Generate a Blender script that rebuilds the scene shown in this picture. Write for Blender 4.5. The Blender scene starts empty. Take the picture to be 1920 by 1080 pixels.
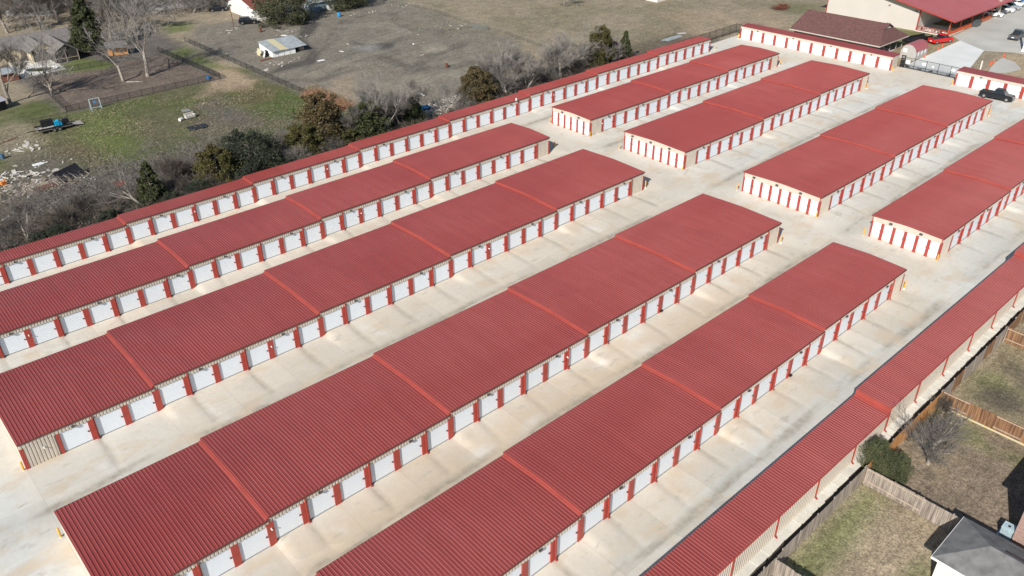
import bpy, math, random
import numpy as np
from mathutils import Vector, Matrix

scn = bpy.context.scene
C = scn.collection
R_ = math.radians
L = 18.288            # one roof bay, six units of ten feet
GX = .3048 / L        # the whole site climbs one foot per bay along +X
def gz(x): return GX * x

# ---------------------------------------------------------------- camera, sky, sun
cam = bpy.data.objects.new('camera', bpy.data.cameras.new('camera'))
C.objects.link(cam)
rt, up, fw = Vector((.73911315, -.67356981, -.00393164)), Vector((.35015971, .37923352, .85648708)), Vector((.57541283, .63441757, -.51615349))
m = Matrix((rt, up, -fw)).transposed().to_4x4()
m.translation = Vector((-16.378, -64.604, 51.347))
cam.matrix_world = m
cam.data.sensor_width = 36
cam.data.lens = 28.644
cam.data.clip_start = .5
cam.data.clip_end = 5000
scn.camera = cam

SUN_EL, SUN_AZ = R_(34.5), R_(22.0)      # light travels towards +X, a little to +Y
world = bpy.data.worlds.new('World'); scn.world = world
world.use_nodes = True
nt = world.node_tree
sky = nt.nodes.new('ShaderNodeTexSky'); sky.sky_type = 'NISHITA'; sky.sun_disc = False
sky.sun_elevation = SUN_EL; sky.sun_rotation = R_(248)
sky.air_density = 1.0; sky.dust_density = .6
nt.links.new(sky.outputs[0], nt.nodes['Background'].inputs[0])
nt.nodes['Background'].inputs[1].default_value = .072
sun = bpy.data.objects.new('sun', bpy.data.lights.new('sun', 'SUN'))
C.objects.link(sun)
sun.data.energy = 4.4; sun.data.angle = R_(.5); sun.data.color = (1, .955, .88)
d = Vector((math.cos(SUN_AZ) * math.cos(SUN_EL), math.sin(SUN_AZ) * math.cos(SUN_EL), -math.sin(SUN_EL)))
sun.rotation_mode = 'QUATERNION'; sun.rotation_quaternion = d.to_track_quat('-Z', 'Y')
sun.location = (-60, -60, 80)
vs = scn.view_settings
vs.view_transform = 'Standard'; vs.look = 'None'; vs.gamma = 1; vs.exposure = 0.42
scn.cycles.max_bounces = 6; scn.cycles.transparent_max_bounces = 12

# ---------------------------------------------------------------- materials
def M(name, col, rough=.7, var=.12, scale=3, bump=0, bscale=30, metal=0, col2=None, spec=None, coord='Object', detail=4):
    mt = bpy.data.materials.new(name); mt.use_nodes = True
    n, l = mt.node_tree.nodes, mt.node_tree.links
    b = n['Principled BSDF']
    b.inputs['Roughness'].default_value = rough
    b.inputs['Metallic'].default_value = metal
    if spec is not None: b.inputs['Specular IOR Level'].default_value = spec
    tc = n.new('ShaderNodeTexCoord')
    no = n.new('ShaderNodeTexNoise'); no.inputs['Scale'].default_value = scale; no.inputs['Detail'].default_value = detail
    l.new(tc.outputs[coord], no.inputs['Vector'])
    mx = n.new('ShaderNodeMix'); mx.data_type = 'RGBA'
    cr = n.new('ShaderNodeMapRange'); cr.inputs[1].default_value = .3; cr.inputs[2].default_value = .7
    l.new(no.outputs[0], cr.inputs[0]); l.new(cr.outputs[0], mx.inputs[0])
    if col2 is None:
        a = [c * (1 - var) for c in col]; c2 = [min(1, c * (1 + var)) for c in col]
    else: a, c2 = col, col2
    mx.inputs[6].default_value = (*a, 1); mx.inputs[7].default_value = (*c2, 1)
    l.new(mx.outputs[2], b.inputs['Base Color'])
    if bump:
        n2 = n.new('ShaderNodeTexNoise'); n2.inputs['Scale'].default_value = bscale; n2.inputs['Detail'].default_value = 3
        l.new(tc.outputs[coord], n2.inputs['Vector'])
        bp = n.new('ShaderNodeBump'); bp.inputs['Strength'].default_value = bump; bp.inputs['Distance'].default_value = .05
        l.new(n2.outputs[0], bp.inputs['Height']); l.new(bp.outputs[0], b.inputs['Normal'])
    return mt

def roof_mat(name, c1, c2, c3):
    mt = bpy.data.materials.new(name); mt.use_nodes = True
    n, l = mt.node_tree.nodes, mt.node_tree.links
    b = n['Principled BSDF']; b.inputs['Roughness'].default_value = .42
    b.inputs['Specular IOR Level'].default_value = .55
    g = n.new('ShaderNodeNewGeometry')
    mp = n.new('ShaderNodeMapping'); mp.inputs['Scale'].default_value = (.05, .12, .1)
    l.new(g.outputs['Position'], mp.inputs[0])
    a = n.new('ShaderNodeTexNoise'); a.inputs['Scale'].default_value = 1; a.inputs['Detail'].default_value = 5; l.new(mp.outputs[0], a.inputs[0])
    mp2 = n.new('ShaderNodeMapping'); mp2.inputs['Scale'].default_value = (1.1, .12, .4); l.new(g.outputs['Position'], mp2.inputs[0])
    a2 = n.new('ShaderNodeTexNoise'); a2.inputs['Scale'].default_value = 1.6; a2.inputs['Detail'].default_value = 6; l.new(mp2.outputs[0], a2.inputs[0])
    a3 = n.new('ShaderNodeTexNoise'); a3.inputs['Scale'].default_value = 14; a3.inputs['Detail'].default_value = 2; l.new(g.outputs['Position'], a3.inputs[0])
    r1 = n.new('ShaderNodeMapRange'); r1.inputs[1].default_value = .35; r1.inputs[2].default_value = .65; l.new(a.outputs[0], r1.inputs[0])
    m1 = n.new('ShaderNodeMix'); m1.data_type = 'RGBA'; m1.inputs[6].default_value = (*c1, 1); m1.inputs[7].default_value = (*c2, 1); l.new(r1.outputs[0], m1.inputs[0])
    ad = n.new('ShaderNodeMath'); ad.operation = 'ADD'; l.new(a2.outputs[0], ad.inputs[0]); l.new(a3.outputs[0], ad.inputs[1])
    r2 = n.new('ShaderNodeMapRange'); r2.inputs[1].default_value = .75; r2.inputs[2].default_value = 1.3; r2.inputs[4].default_value = .6; l.new(ad.outputs[0], r2.inputs[0])
    m2 = n.new('ShaderNodeMix'); m2.data_type = 'RGBA'; m2.inputs[7].default_value = (*c3, 1); l.new(m1.outputs[2], m2.inputs[6]); l.new(r2.outputs[0], m2.inputs[0])
    # every three-foot sheet has weathered a shade differently
    dv = n.new('ShaderNodeVectorMath'); dv.operation = 'DIVIDE'; l.new(g.outputs['Position'], dv.inputs[0]); dv.inputs[1].default_value = (.9144, 12, 1000)
    fl_ = n.new('ShaderNodeVectorMath'); fl_.operation = 'FLOOR'; l.new(dv.outputs[0], fl_.inputs[0]); wn = n.new('ShaderNodeTexWhiteNoise'); l.new(fl_.outputs[0], wn.inputs[0])
    mr = n.new('ShaderNodeMapRange'); mr.inputs[3].default_value = .955; mr.inputs[4].default_value = 1.03; l.new(wn.outputs[0], mr.inputs[0])
    sc = n.new('ShaderNodeVectorMath'); sc.operation = 'SCALE'; l.new(m2.outputs[2], sc.inputs[0]); l.new(mr.outputs[0], sc.inputs['Scale'])
    l.new(sc.outputs[0], b.inputs['Base Color'])
    r3 = n.new('ShaderNodeMapRange'); r3.inputs[3].default_value = .3; r3.inputs[4].default_value = .55; l.new(a.outputs[0], r3.inputs[0]); l.new(r3.outputs[0], b.inputs['Roughness'])
    return mt

def veil(name, col, fac):      # fine wire mesh: the wire covers only part of the surface
    mt = bpy.data.materials.new(name); mt.use_nodes = True
    n, l = mt.node_tree.nodes, mt.node_tree.links
    b = n['Principled BSDF']; b.inputs['Base Color'].default_value = (*col, 1); b.inputs['Roughness'].default_value = .6
    tc = n.new('ShaderNodeTexCoord'); no = n.new('ShaderNodeTexNoise'); no.inputs['Scale'].default_value = 2; l.new(tc.outputs['Object'], no.inputs[0])
    mr = n.new('ShaderNodeMapRange'); mr.inputs[3].default_value = fac - .12; mr.inputs[4].default_value = fac + .12; l.new(no.outputs[0], mr.inputs[0])
    t = n.new('ShaderNodeBsdfTransparent'); x = n.new('ShaderNodeMixShader'); l.new(mr.outputs[0], x.inputs[0])
    l.new(t.outputs[0], x.inputs[1]); l.new(b.outputs[0], x.inputs[2])
    l.new(x.outputs[0], n['Material Output'].inputs[0])
    return mt

def brick_mat(name, c1, c2, mortar, sc, w=.5, h=.25, rough=.85):
    mt = bpy.data.materials.new(name); mt.use_nodes = True
    n, l = mt.node_tree.nodes, mt.node_tree.links
    b = n['Principled BSDF']; b.inputs['Roughness'].default_value = rough
    tc = n.new('ShaderNodeTexCoord'); sp = n.new('ShaderNodeSeparateXYZ'); l.new(tc.outputs['Object'], sp.inputs[0])
    ad = n.new('ShaderNodeMath'); l.new(sp.outputs[0], ad.inputs[0]); l.new(sp.outputs[1], ad.inputs[1])
    cb = n.new('ShaderNodeCombineXYZ'); l.new(ad.outputs[0], cb.inputs[0]); l.new(sp.outputs[2], cb.inputs[1])
    br = n.new('ShaderNodeTexBrick'); br.inputs['Scale'].default_value = sc; br.inputs['Brick Width'].default_value = w; br.inputs['Row Height'].default_value = h
    br.inputs['Color1'].default_value = (*c1, 1); br.inputs['Color2'].default_value = (*c2, 1); br.inputs['Mortar'].default_value = (*mortar, 1)
    l.new(cb.outputs[0], br.inputs[0]); l.new(br.outputs[0], b.inputs['Base Color'])
    return mt

mt_roof = roof_mat('red_ribbed_roof', (.268, .052, .047), (.305, .072, .066), (.24, .043, .035))
mt_roof2 = roof_mat('pink_red_roof', (.36, .105, .105), (.33, .085, .085), (.31, .075, .075))
mt_flash = M('orange_red_flashing', (.325, .063, .050), .48, .1, .6)
mt_red = M('red_trim', (.36, .050, .036), .45, .12, 1.2)
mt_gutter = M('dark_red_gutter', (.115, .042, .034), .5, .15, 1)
mt_beige = M('beige_steel_siding', (.54, .48, .405), .5, .06, .8)
mt_door = M('white_rollup_door', (.74, .79, .84), .4, .03, .7)
mt_grey = M('grey_rubber', (.22, .22, .22), .8)
mt_black = M('black_metal', (.015, .015, .017), .45, .3)
mt_bronze = M('dark_bronze', (.07, .06, .055), .5, .2)
mt_lens = M('pale_lens', (.7, .7, .68), .2)
mt_yellow = M('yellow_bollard_paint', (.75, .38, .05), .5, .15, 4)
mt_white = M('white_paint', (.8, .8, .78), .5, .05, 2)
mt_conc2 = M('new_grey_concrete', (.62, .63, .61), .85, .06, .25, .1, 8)
mt_conc3 = M('strip_concrete', (.62, .60, .54), .85, .14, .9, .1, 6)
mt_asph = M('weathered_road_concrete', (.42, .405, .37), .9, .14, .12, .1, 8)
mt_gravel = M('pale_gravel', (.30, .27, .23), .95, .4, 3, .6, 12)
mt_bark = M('grey_bark', (.27, .235, .20), .9, .35, 3, .3, 20)
mt_barkp = M('pale_bark', (.33, .29, .245), .9, .3, 3, .3, 20)
mt_twig = M('grey_twigs', (.155, .140, .125), .9, .3, .8)
mt_twigp = M('pale_twigs', (.235, .218, .198), .9, .25, .8)
mt_twigd = M('brown_twigs', (.115, .096, .078), .9, .35, .8)
mt_ced = M('olive_cedar_foliage', (.040, .043, .010), .8, 0, .9, col2=(.105, .088, .022))
mt_ced2 = M('green_cedar_foliage', (.026, .036, .012), .8, 0, .9, col2=(.068, .076, .022))
mt_ced3 = M('dark_evergreen_foliage', (.018, .026, .016), .8, 0, .9, col2=(.045, .055, .028))
mt_cedb = M('bronze_cedar_foliage', (.055, .043, .016), .8, 0, .9, col2=(.13, .092, .036))
mt_liveoak = M('olive_broadleaf_foliage', (.045, .050, .022), .8, 0, .6, col2=(.10, .098, .050))
mt_shrub = M('garden_shrub_foliage', (.040, .052, .020), .7, 0, 1.6, col2=(.12, .125, .055))
mt_shingle = M('brown_shingles', (.125, .058, .052), .9, .22, 1.6, .4, 14, detail=8)
mt_gshingle = M('grey_shingles', (.165, .163, .160), .9, .28, 1.2, .4, 14, detail=8)
mt_gshingle2 = M('weathered_grey_shingles', (.17, .155, .145), .9, .2, 1.2, .4, 14, detail=8)
mt_stone = M('rubble_stone_wall', (.28, .24, .20), .9, 0, 5, .8, 6, col2=(.62, .55, .47))
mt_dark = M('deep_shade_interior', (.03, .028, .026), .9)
mt_metalroof = M('galvanised_roof', (.32, .35, .36), .4, .2, 1.2)
mt_yel2 = M('yellowed_metal_sheet', (.62, .50, .18), .5, 0, 3, col2=(.50, .50, .44))
mt_cream = M('cream_wall', (.72, .66, .60), .7, .05, 1)
def woodm(name, c1, c2):
    mt = bpy.data.materials.new(name); mt.use_nodes = True
    n, l = mt.node_tree.nodes, mt.node_tree.links; b = n['Principled BSDF']; b.inputs['Roughness'].default_value = .85
    g = n.new('ShaderNodeNewGeometry'); mp = n.new('ShaderNodeMapping'); mp.inputs['Scale'].default_value = (5, 5, .35); l.new(g.outputs['Position'], mp.inputs[0])
    a = n.new('ShaderNodeTexNoise'); a.inputs['Scale'].default_value = 1.3; a.inputs['Detail'].default_value = 5; l.new(mp.outputs[0], a.inputs[0])
    r = n.new('ShaderNodeMapRange'); r.inputs[1].default_value = .34; r.inputs[2].default_value = .66; l.new(a.outputs[0], r.inputs[0])
    m_ = n.new('ShaderNodeMix'); m_.data_type = 'RGBA'; m_.inputs[6].default_value = (*c1, 1); m_.inputs[7].default_value = (*c2, 1); l.new(r.outputs[0], m_.inputs[0]); l.new(m_.outputs[2], b.inputs['Base Color'])
    return mt
mt_wood = woodm('cedar_fence_brown', (.10, .048, .025), (.33, .18, .09))
mt_woodg = woodm('weathered_grey_fence', (.17, .14, .12), (.42, .36, .30))
mt_woodo = woodm('new_orange_cedar_fence', (.40, .18, .06), (.58, .30, .11))
mt_rail = M('pale_pine_rail', (.42, .33, .25), .8, .2, 3)
mt_orange = M('orange_plastic', (.75, .10, .03), .5, .15)
mt_glass = M('dark_vehicle_glass', (.015, .02, .025), .08, .1)
mt_tyre = M('black_tyre', (.018, .018, .018), .85)
mt_rim = M('alloy_rim', (.5, .5, .5), .3, .1, metal=.8)
mt_porch = M('orange_stained_rail', (.46, .085, .03), .6, .2, 1.5)
mt_blue = M('blue_plastic', (.04, .22, .50), .45, .2, 1.5)
mt_lblue = M('pale_blue_metal', (.36, .46, .50), .5, .15)
mt_rust = M('rusty_steel', (.14, .045, .025), .85, .4, 4)
mt_junk = M('pale_scrap', (.50, .47, .43), .8, .25, 3)
mt_plank = M('scrap_lumber', (.34, .28, .22), .85, .45, 3)
mt_wire = veil('wire_mesh', (.02, .02, .02), .42)
mt_wire2 = veil('light_wire_mesh', (.035, .033, .03), .30)
mt_bluegrey = M('blue_grey_siding', (.16, .22, .28), .7, .15, .8)
mt_brick = brick_mat('pinkish_brick', (.36, .20, .16), (.22, .12, .10), (.45, .38, .34), 2.2, .45, .16)
mt_grass_t = M('straw_tufts', (.24, .20, .13), .95, .35, .6)

# ---------------------------------------------------------------- mesh helpers
class MB:
    def __init__(s): s.v = []; s.f = []
    def add(s, vs, fs):
        o = len(s.v); s.v += [tuple(p) for p in vs]; s.f += [tuple(i + o for i in f) for f in fs]; return s
    def box(s, x0, x1, y0, y1, z0, z1):
        return s.add([(x0,y0,z0),(x1,y0,z0),(x1,y1,z0),(x0,y1,z0),(x0,y0,z1),(x1,y0,z1),(x1,y1,z1),(x0,y1,z1)],
                     [(0,3,2,1),(4,5,6,7),(0,1,5,4),(1,2,6,5),(2,3,7,6),(3,0,4,7)])
    def obox(s, c, size, rot=(0, 0, 0)):
        m = Matrix.Translation(c) @ (Matrix.Rotation(rot[2], 4, 'Z') @ Matrix.Rotation(rot[1], 4, 'Y') @ Matrix.Rotation(rot[0], 4, 'X'))
        a, b, c_ = size[0] / 2, size[1] / 2, size[2] / 2
        p = [m @ Vector(q) for q in [(-a,-b,-c_),(a,-b,-c_),(a,b,-c_),(-a,b,-c_),(-a,-b,c_),(a,-b,c_),(a,b,c_),(-a,b,c_)]]
        return s.add(p, [(0,3,2,1),(4,5,6,7),(0,1,5,4),(1,2,6,5),(2,3,7,6),(3,0,4,7)])
    def quad(s, *p): return s.add(p, [tuple(range(len(p)))])
    def tube(s, p0, p1, r0, r1, n=6, cap=False):
        p0, p1 = Vector(p0), Vector(p1); d = (p1 - p0)
        if d.length < 1e-6: return s
        d.normalize(); a = d.orthogonal().normalized(); b = d.cross(a)
        vs = [p0 + (a * math.cos(t) + b * math.sin(t)) * r0 for t in [2*math.pi*i/n for i in range(n)]] + \
             [p1 + (a * math.cos(t) + b * math.sin(t)) * r1 for t in [2*math.pi*i/n for i in range(n)]]
        fs = [(i, (i+1) % n, n + (i+1) % n, n + i) for i in range(n)]
        if cap: fs += [tuple(range(n))[::-1], tuple(range(n, 2*n))]
        return s.add(vs, fs)
    def prism(s, poly, axis, a, b):
        # poly in the plane across axis; axis 0: (y,z)  1: (x,z)  2: (x,y)
        def P(p, t): return (t, p[0], p[1]) if axis == 0 else ((p[0], t, p[1]) if axis == 1 else (p[0], p[1], t))
        n = len(poly); vs = [P(p, a) for p in poly] + [P(p, b) for p in poly]
        return s.add(vs, [(i, (i+1) % n, n + (i+1) % n, n + i) for i in range(n)] + [tuple(range(n))[::-1], tuple(range(n, 2*n))])
    def slab(s, p, t=.12):        # a plate of thickness t under the given polygon
        n = len(p); vs = [Vector(q) for q in p] + [Vector(q) - Vector((0, 0, t)) for q in p]
        return s.add(vs, [tuple(range(n)), tuple(range(n, 2*n))[::-1]] + [(i, n+i, n+(i+1) % n, (i+1) % n) for i in range(n)])
    def mesh(s, name, mat):
        me = bpy.data.meshes.new(name); me.from_pydata(s.v, [], s.f); me.materials.append(mat); me.update(); return me
    def build(s, name, mat, parent=None, world=False, smooth=False):
        if world and parent is not None:
            inv = (Matrix.Translation(parent.location) @ parent.rotation_euler.to_matrix().to_4x4()).inverted()
            s.v = [tuple(inv @ Vector(p)) for p in s.v]
        me = s.mesh(name, mat)
        if smooth: me.shade_smooth()
        return put(name, me, parent)
def put(name, me, parent=None, loc=(0, 0, 0), rot=(0, 0, 0), sc=(1, 1, 1)):
    o = bpy.data.objects.new(name, me); C.objects.link(o); o.location = loc; o.rotation_euler = rot; o.scale = sc
    if parent is not None: o.parent = parent
    return o
def tag(o, label, cat, group=None, kind=None):
    if label: o['label'] = label
    if cat: o['category'] = cat
    if group: o['group'] = group
    if kind: o['kind'] = kind
    return o
def thing(name, label, cat, loc=(0, 0, 0), rz=0, group=None):
    o = bpy.data.objects.new(name, None); C.objects.link(o); o.empty_display_size = .3
    o.location = loc; o.rotation_euler = (0, 0, rz)
    return tag(o, label, cat, group)
def copy_tree(o, parent=None, depth=0):
    c = o.copy(); C.objects.link(c)
    if parent is not None: c.parent = parent
    for ch in list(o.children): copy_tree(ch, c, depth + 1)
    return c

# ---------------------------------------------------------------- value noise on arrays
_rg = np.random.RandomState(7)
_tab = _rg.rand(256, 256)
def vnoise(x, y, s):
    x = np.asarray(x) / s + 1000.3; y = np.asarray(y) / s + 1000.7
    xi = np.floor(x).astype(int); yi = np.floor(y).astype(int); fx = x - xi; fy = y - yi
    fx = fx*fx*(3-2*fx); fy = fy*fy*(3-2*fy)
    t = lambda a, b: _tab[a % 256, b % 256]
    return (t(xi,yi)*(1-fx)+t(xi+1,yi)*fx)*(1-fy) + (t(xi,yi+1)*(1-fx)+t(xi+1,yi+1)*fx)*fy
def fbm(x, y, s, o=4):
    r = 0; a = .5; tot = 0
    for _ in range(o): r = r + a * vnoise(x, y, s); tot += a; s *= .5; a *= .55
    return r / tot
def sstep(a, b, x):
    t = np.clip((x - a) / (b - a), 0, 1); return t*t*(3-2*t)
def pairs(p):
    out, i = [], 0
    while i < len(p):
        if isinstance(p[i], (tuple, list)): out.append(tuple(p[i])); i += 1
        else: out.append((p[i], p[i+1])); i += 2
    return out
def sdist(X, Y, poly):
    poly = pairs(poly)
    # signed distance, positive inside
    d2 = np.full(X.shape, 1e9); ins = np.zeros(X.shape, bool); n = len(poly)
    for i in range(n):
        x0, y0 = poly[i]; x1, y1 = poly[(i+1) % n]
        ex, ey = x1-x0, y1-y0; wx, wy = X-x0, Y-y0
        t = np.clip((wx*ex+wy*ey)/(ex*ex+ey*ey+1e-9), 0, 1)
        d2 = np.minimum(d2, (wx-ex*t)**2+(wy-ey*t)**2)
        c = ((y0 > Y) != (y1 > Y)) & (X < (x1-x0)*(Y-y0)/(y1-y0+1e-12)+x0); ins ^= c
    d = np.sqrt(d2); return np.where(ins, d, -d)
def sheet(name, xs, ys, Z, mat, attrs=None, keep=None):
    nx, ny = len(xs), len(ys)
    X, Y = np.meshgrid(xs, ys, indexing='ij')
    co = np.stack([X.ravel(), Y.ravel(), Z.ravel()], 1)
    idx = np.arange(nx*ny).reshape(nx, ny)
    q = np.stack([idx[:-1,:-1].ravel(), idx[1:,:-1].ravel(), idx[1:,1:].ravel(), idx[:-1,1:].ravel()], 1)
    me = bpy.data.meshes.new(name)
    me.vertices.add(len(co)); me.vertices.foreach_set('co', co.ravel())
    me.loops.add(q.size); me.loops.foreach_set('vertex_index', q.ravel().astype(np.int32))
    me.polygons.add(len(q)); me.polygons.foreach_set('loop_start', np.arange(0, q.size, 4, dtype=np.int32))
    me.polygons.foreach_set('loop_total', np.full(len(q), 4, dtype=np.int32))
    me.update(calc_edges=True); me.shade_smooth(); me.materials.append(mat)
    for k, a in (attrs or {}).items():
        if a.ndim == 3:
            at = me.color_attributes.new(k, 'FLOAT_COLOR', 'POINT')
            rgba = np.ones((nx*ny, 4), np.float32); rgba[:, :3] = a.reshape(-1, 3); at.data.foreach_set('color', rgba.ravel())
        else:
            at = me.attributes.new(k, 'FLOAT', 'POINT'); at.data.foreach_set('value', a.ravel().astype(np.float32))
    return put(name, me)

# ================================================================ SETTING
# ---- terrain
def axis(lo, hi, f0, f1, step):
    a = list(np.arange(f0, f1 + .01, step)); s = step; v = f1
    while v < hi: s *= 1.35; v += s; a.append(min(v, hi))
    s = step; v = f0
    while v > lo: s *= 1.35; v -= s; a.insert(0, max(v, lo))
    return np.array(a)
gxs = axis(-1500, 2500, -60, 250, 1.0)
gys = axis(-1500, 2500, -75, 235, 1.0)
X, Y = np.meshgrid(gxs, gys, indexing='ij')
paved = np.minimum.reduce([X + 60, 158 - X, Y + 45.9, 45.4 - Y])
Z = GX * np.clip(X, -300, 400) - .55 * sstep(0, 1.0, paved)
Z += (fbm(X, Y, 9, 4) - .5) * .35 * sstep(.5, 6, -paved) * sstep(47, 52, Y) * (1 - sstep(135, 150, X) * (1 - sstep(70, 90, Y)))
nwarp = (fbm(X, Y, 7, 4) - .5) * 7
GREEN = np.array((.085, .108, .034)); GREEN2 = np.array((.12, .145, .045)); OLIVE = np.array((.115, .112, .058))
MUD = np.array((.198, .176, .140)); MUDL = np.array((.245, .218, .168)); WET = np.array((.082, .075, .066))
MEAD = np.array((.275, .228, .160)); STRAW = np.array((.37, .28, .19)); LEAF = np.array((.150, .118, .095)); SCRUB = np.array((.135, .112, .082))
BROWN = np.array((.16, .105, .068)); GREYD = np.array((.13, .115, .10)); YARD = np.array((.29, .235, .15)); SOIL = np.array((.085, .072, .058))
col = np.ones(X.shape + (3,)) * MEAD
def paint(poly, c, soft=2.0, amt=1.0, warp=1.0, thr=None):
    global col
    w = sstep(-soft, soft, sdist(X, Y, poly) + nwarp * warp * min(1, soft / 3)) * amt
    if thr is not None: w = w * sstep(thr[1] - .08, thr[1] + .08, fbm(X + 31, Y - 17, thr[0], 4))
    col = col * (1 - w[..., None]) + c * w[..., None]
def blob(x, y, r, c, amt=1.0, asp=1.0):
    global col
    d_ = np.sqrt((X - x) ** 2 + ((Y - y) * asp) ** 2) + nwarp * .35 * min(1, r / 4)
    w = (1 - sstep(r * .4, r * 1.15, d_)) * amt
    col = col * (1 - w[..., None]) + c * w[..., None]
# field left of the tree line
paint([(-60, 45), (62, 45), (62, 104), (50, 112), (-60, 118)], OLIVE, 3)
paint([(-60, 45), (62, 45), (62, 104), (50, 112), (-60, 118)], GREEN, 3, .7, 1, (11, .5))
paint([(-60, 45), (150, 45), (150, 58), (60, 60), (30, 66), (-60, 74)], SCRUB, 4)
paint([(10, 70), (35, 66), (60, 70), (60, 92), (42, 90), (28, 80)], SCRUB, 4, .8, 1, (6, .5))
paint([22.08,102.45, 29.82,97.65, 25.42,72.16, 22.97,68.19, 19.90,72.78, 18.97,92.55], GREEN2, 3, .9)
paint([13.59,105.62, 21.78,101.50, 18.52,91.13, 13.67,95.95], GREEN, 3, .6)
paint([12.23,111.03, 14.90,100.38, 13.45,89.03, 4.22,79.12], MEAD, 3, .8)
paint([6.70,88.99, 15.21,80.59, 13.32,64.58, 7.87,62.02, 2.01,70.30], GREYD, 4, .7)
paint([16.15,86.37, 19.40,81.44, 16.37,76.25, 13.91,81.88], BROWN, 2, .4)
paint([30.93,96.54, 39.49,94.49, 46.24,87.72, 33.49,69.21, 26.25,69.71], OLIVE, 3, .7, 1, (5, .45))
paint([36.59,95.19, 46.92,93.89, 54.71,93.26, 49.23,80.36, 41.36,81.96], GREEN, 3, .6, 1, (5, .42))
paint([53.21,99.81, 58.62,89.31, 59.80,78.62, 54.23,69.11, 46.46,70.91, 47.73,86.23], GREEN, 2.5, .75)
paint([53.28,111.52, 58.04,112.39, 56.80,96.18, 53.49,92.04, 47.36,94.85, 44.50,93.99], STRAW, 2, .9)
paint([51.55,94.00, 57.84,90.10, 54.48,81.69, 47.77,81.83], BROWN, 2, .45)
paint([42.93,88.84, 45.60,81.87, 43.71,71.72, 39.46,77.88], GREYD, 3, .8)
# fenced yards top left
paint([(22, 103), (52, 102), (59, 136), (59, 160), (20, 160)], GREYD, 2)
paint([(22, 103), (51.5, 102), (51.2, 130), (23.5, 130)], LEAF, .8, 1, .3)
paint([30.65,136.23, 36.35,140.47, 40.25,130.51, 38.41,126.64, 29.64,130.02], GREEN2, 1.2, .9, .3)
paint([51.82,129.61, 58.28,132.70, 56.04,116.18, 57.50,106.12, 54.54,110.25, 52.13,124.35], GREEN2, 2, .8)
paint([62.09,158.00, 68.77,153.46, 64.03,145.90, 58.84,148.29], GREEN2, 2, .8)
paint([70.24,189.72, 76.85,182.73, 67.92,168.70, 62.72,174.15], np.array((.42, .36, .30)), 3, .8)
# mud lot
paint([59.02,135.31, 68.02,147.89, 82.96,148.61, 101.91,144.72, 116.77,140.47, 122.61,138.25, 119.94,116.76, 117.17,93.04, 117.18,82.24, 108.44,65.65, 86.82,58.44, 80.67,57.65, (70, 56), (60.5, 62), (59.6, 82), (59.4, 101)], MUD, 1.6)
paint([63.15,97.64, 78.35,96.37, 98.31,85.12, 110.25,85.94, 102.65,71.56, 79.73,63.22, 68.79,69.59, 63.05,80.01], MUDL, 5, .6, 1, (10, .5))
paint([68.31,84.54, 73.48,84.49, 69.51,78.33, 66.25,79.18], STRAW, 2, .6)
paint([63.94,81.50, 67.79,77.63, 66.18,72.21, 61.10,72.82], STRAW, 2, .5)
for pu in ([88.97,132.41, 92.38,128.86, 86.33,121.31, 80.75,116.36, 79.29,117.86, 84.32,124.86], [79.29,117.86, 80.75,116.36, 77.22,103.61, 71.94,97.07, 66.17,97.32, 60.59,97.56, 66.35,101.62, 71.97,101.70, 75.48,105.38], [87.49,107.35, 89.05,101.73, 94.56,98.72, 91.43,95.36, 87.09,96.62]):
    paint(pu, WET, .7, .95, .35)
def track(pl, c, w=.75, amt=.85):
    global col
    pl = pairs(pl); d2 = np.full(X.shape, 1e9)
    for (x0, y0), (x1, y1) in zip(pl[:-1], pl[1:]):
        ex, ey = x1-x0, y1-y0; t_ = np.clip(((X-x0)*ex+(Y-y0)*ey)/(ex*ex+ey*ey+1e-9), 0, 1); d2 = np.minimum(d2, (X-x0-ex*t_)**2+(Y-y0-ey*t_)**2)
    d_ = np.sqrt(d2) + (fbm(X, Y, 5, 3) - .5) * 2.2
    k = np.exp(-(np.abs(np.abs(d_) - 1.0) / w) ** 2) * amt * sstep(.3, .6, fbm(X + 7, Y, 8, 3))
    col = col * (1 - k[..., None]) + c * k[..., None]
TD = np.array((.125, .112, .092))
track([58.08,97.47, 69.44,99.62, 85.11,111.86, 97.85,124.76, 109.41,129.58], TD)
track([65.45,92.64, 79.50,98.20, 92.78,100.55, 107.70,99.17, 118.41,95.52], TD)
track([60.38,92.55, 66.73,86.14, 83.42,91.20, 97.60,92.27, 101.43,85.10, 106.08,86.86], TD)
track([110.67,123.88, 103.70,107.02, 107.70,99.17, 104.31,88.68, 91.82,82.62, 83.38,77.12], TD)
track([93.88,121.01, 103.05,115.37, 102.16,104.90, 91.54,103.19], MUDL * 1.1)
track([85.10,89.47, 85.33,77.85, 93.01,72.80, 105.44,74.72], TD)
track([53.51,121.74, 65.71,128.43, 80.44,134.97, 89.06,133.93], TD)
blob(98.40,88.21, 4, MUDL * 1.15, .8); blob(78.84,84.44, 5, np.array((.20, .17, .13)), .6); blob(87.49,99.41, 4, np.array((.28, .27, .25)), .6)
# far meadow
paint([123.11,133.75, 198.43,54.02, 159.84,45.16, 129.64,56.14, 119.09,76.83], OLIVE, 6, .3, 1, (14, .5))
paint([160.47,71.68, 172.37,63.45, 170.87,52.58, 147.77,47.25, 146.59,58.89], STRAW, 4, .45, 1, (6, .4))
paint([188.14,57.47, 197.82,47.26, 184.34,42.53, 182.84,52.46], GREEN, 4, .5)
paint([177.14,58.44, 187.08,56.78, 171.24,40.62, 165.49,42.91], STRAW, 3, .5)
blob(186.56,52.88, 3, SOIL, .9)
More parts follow.
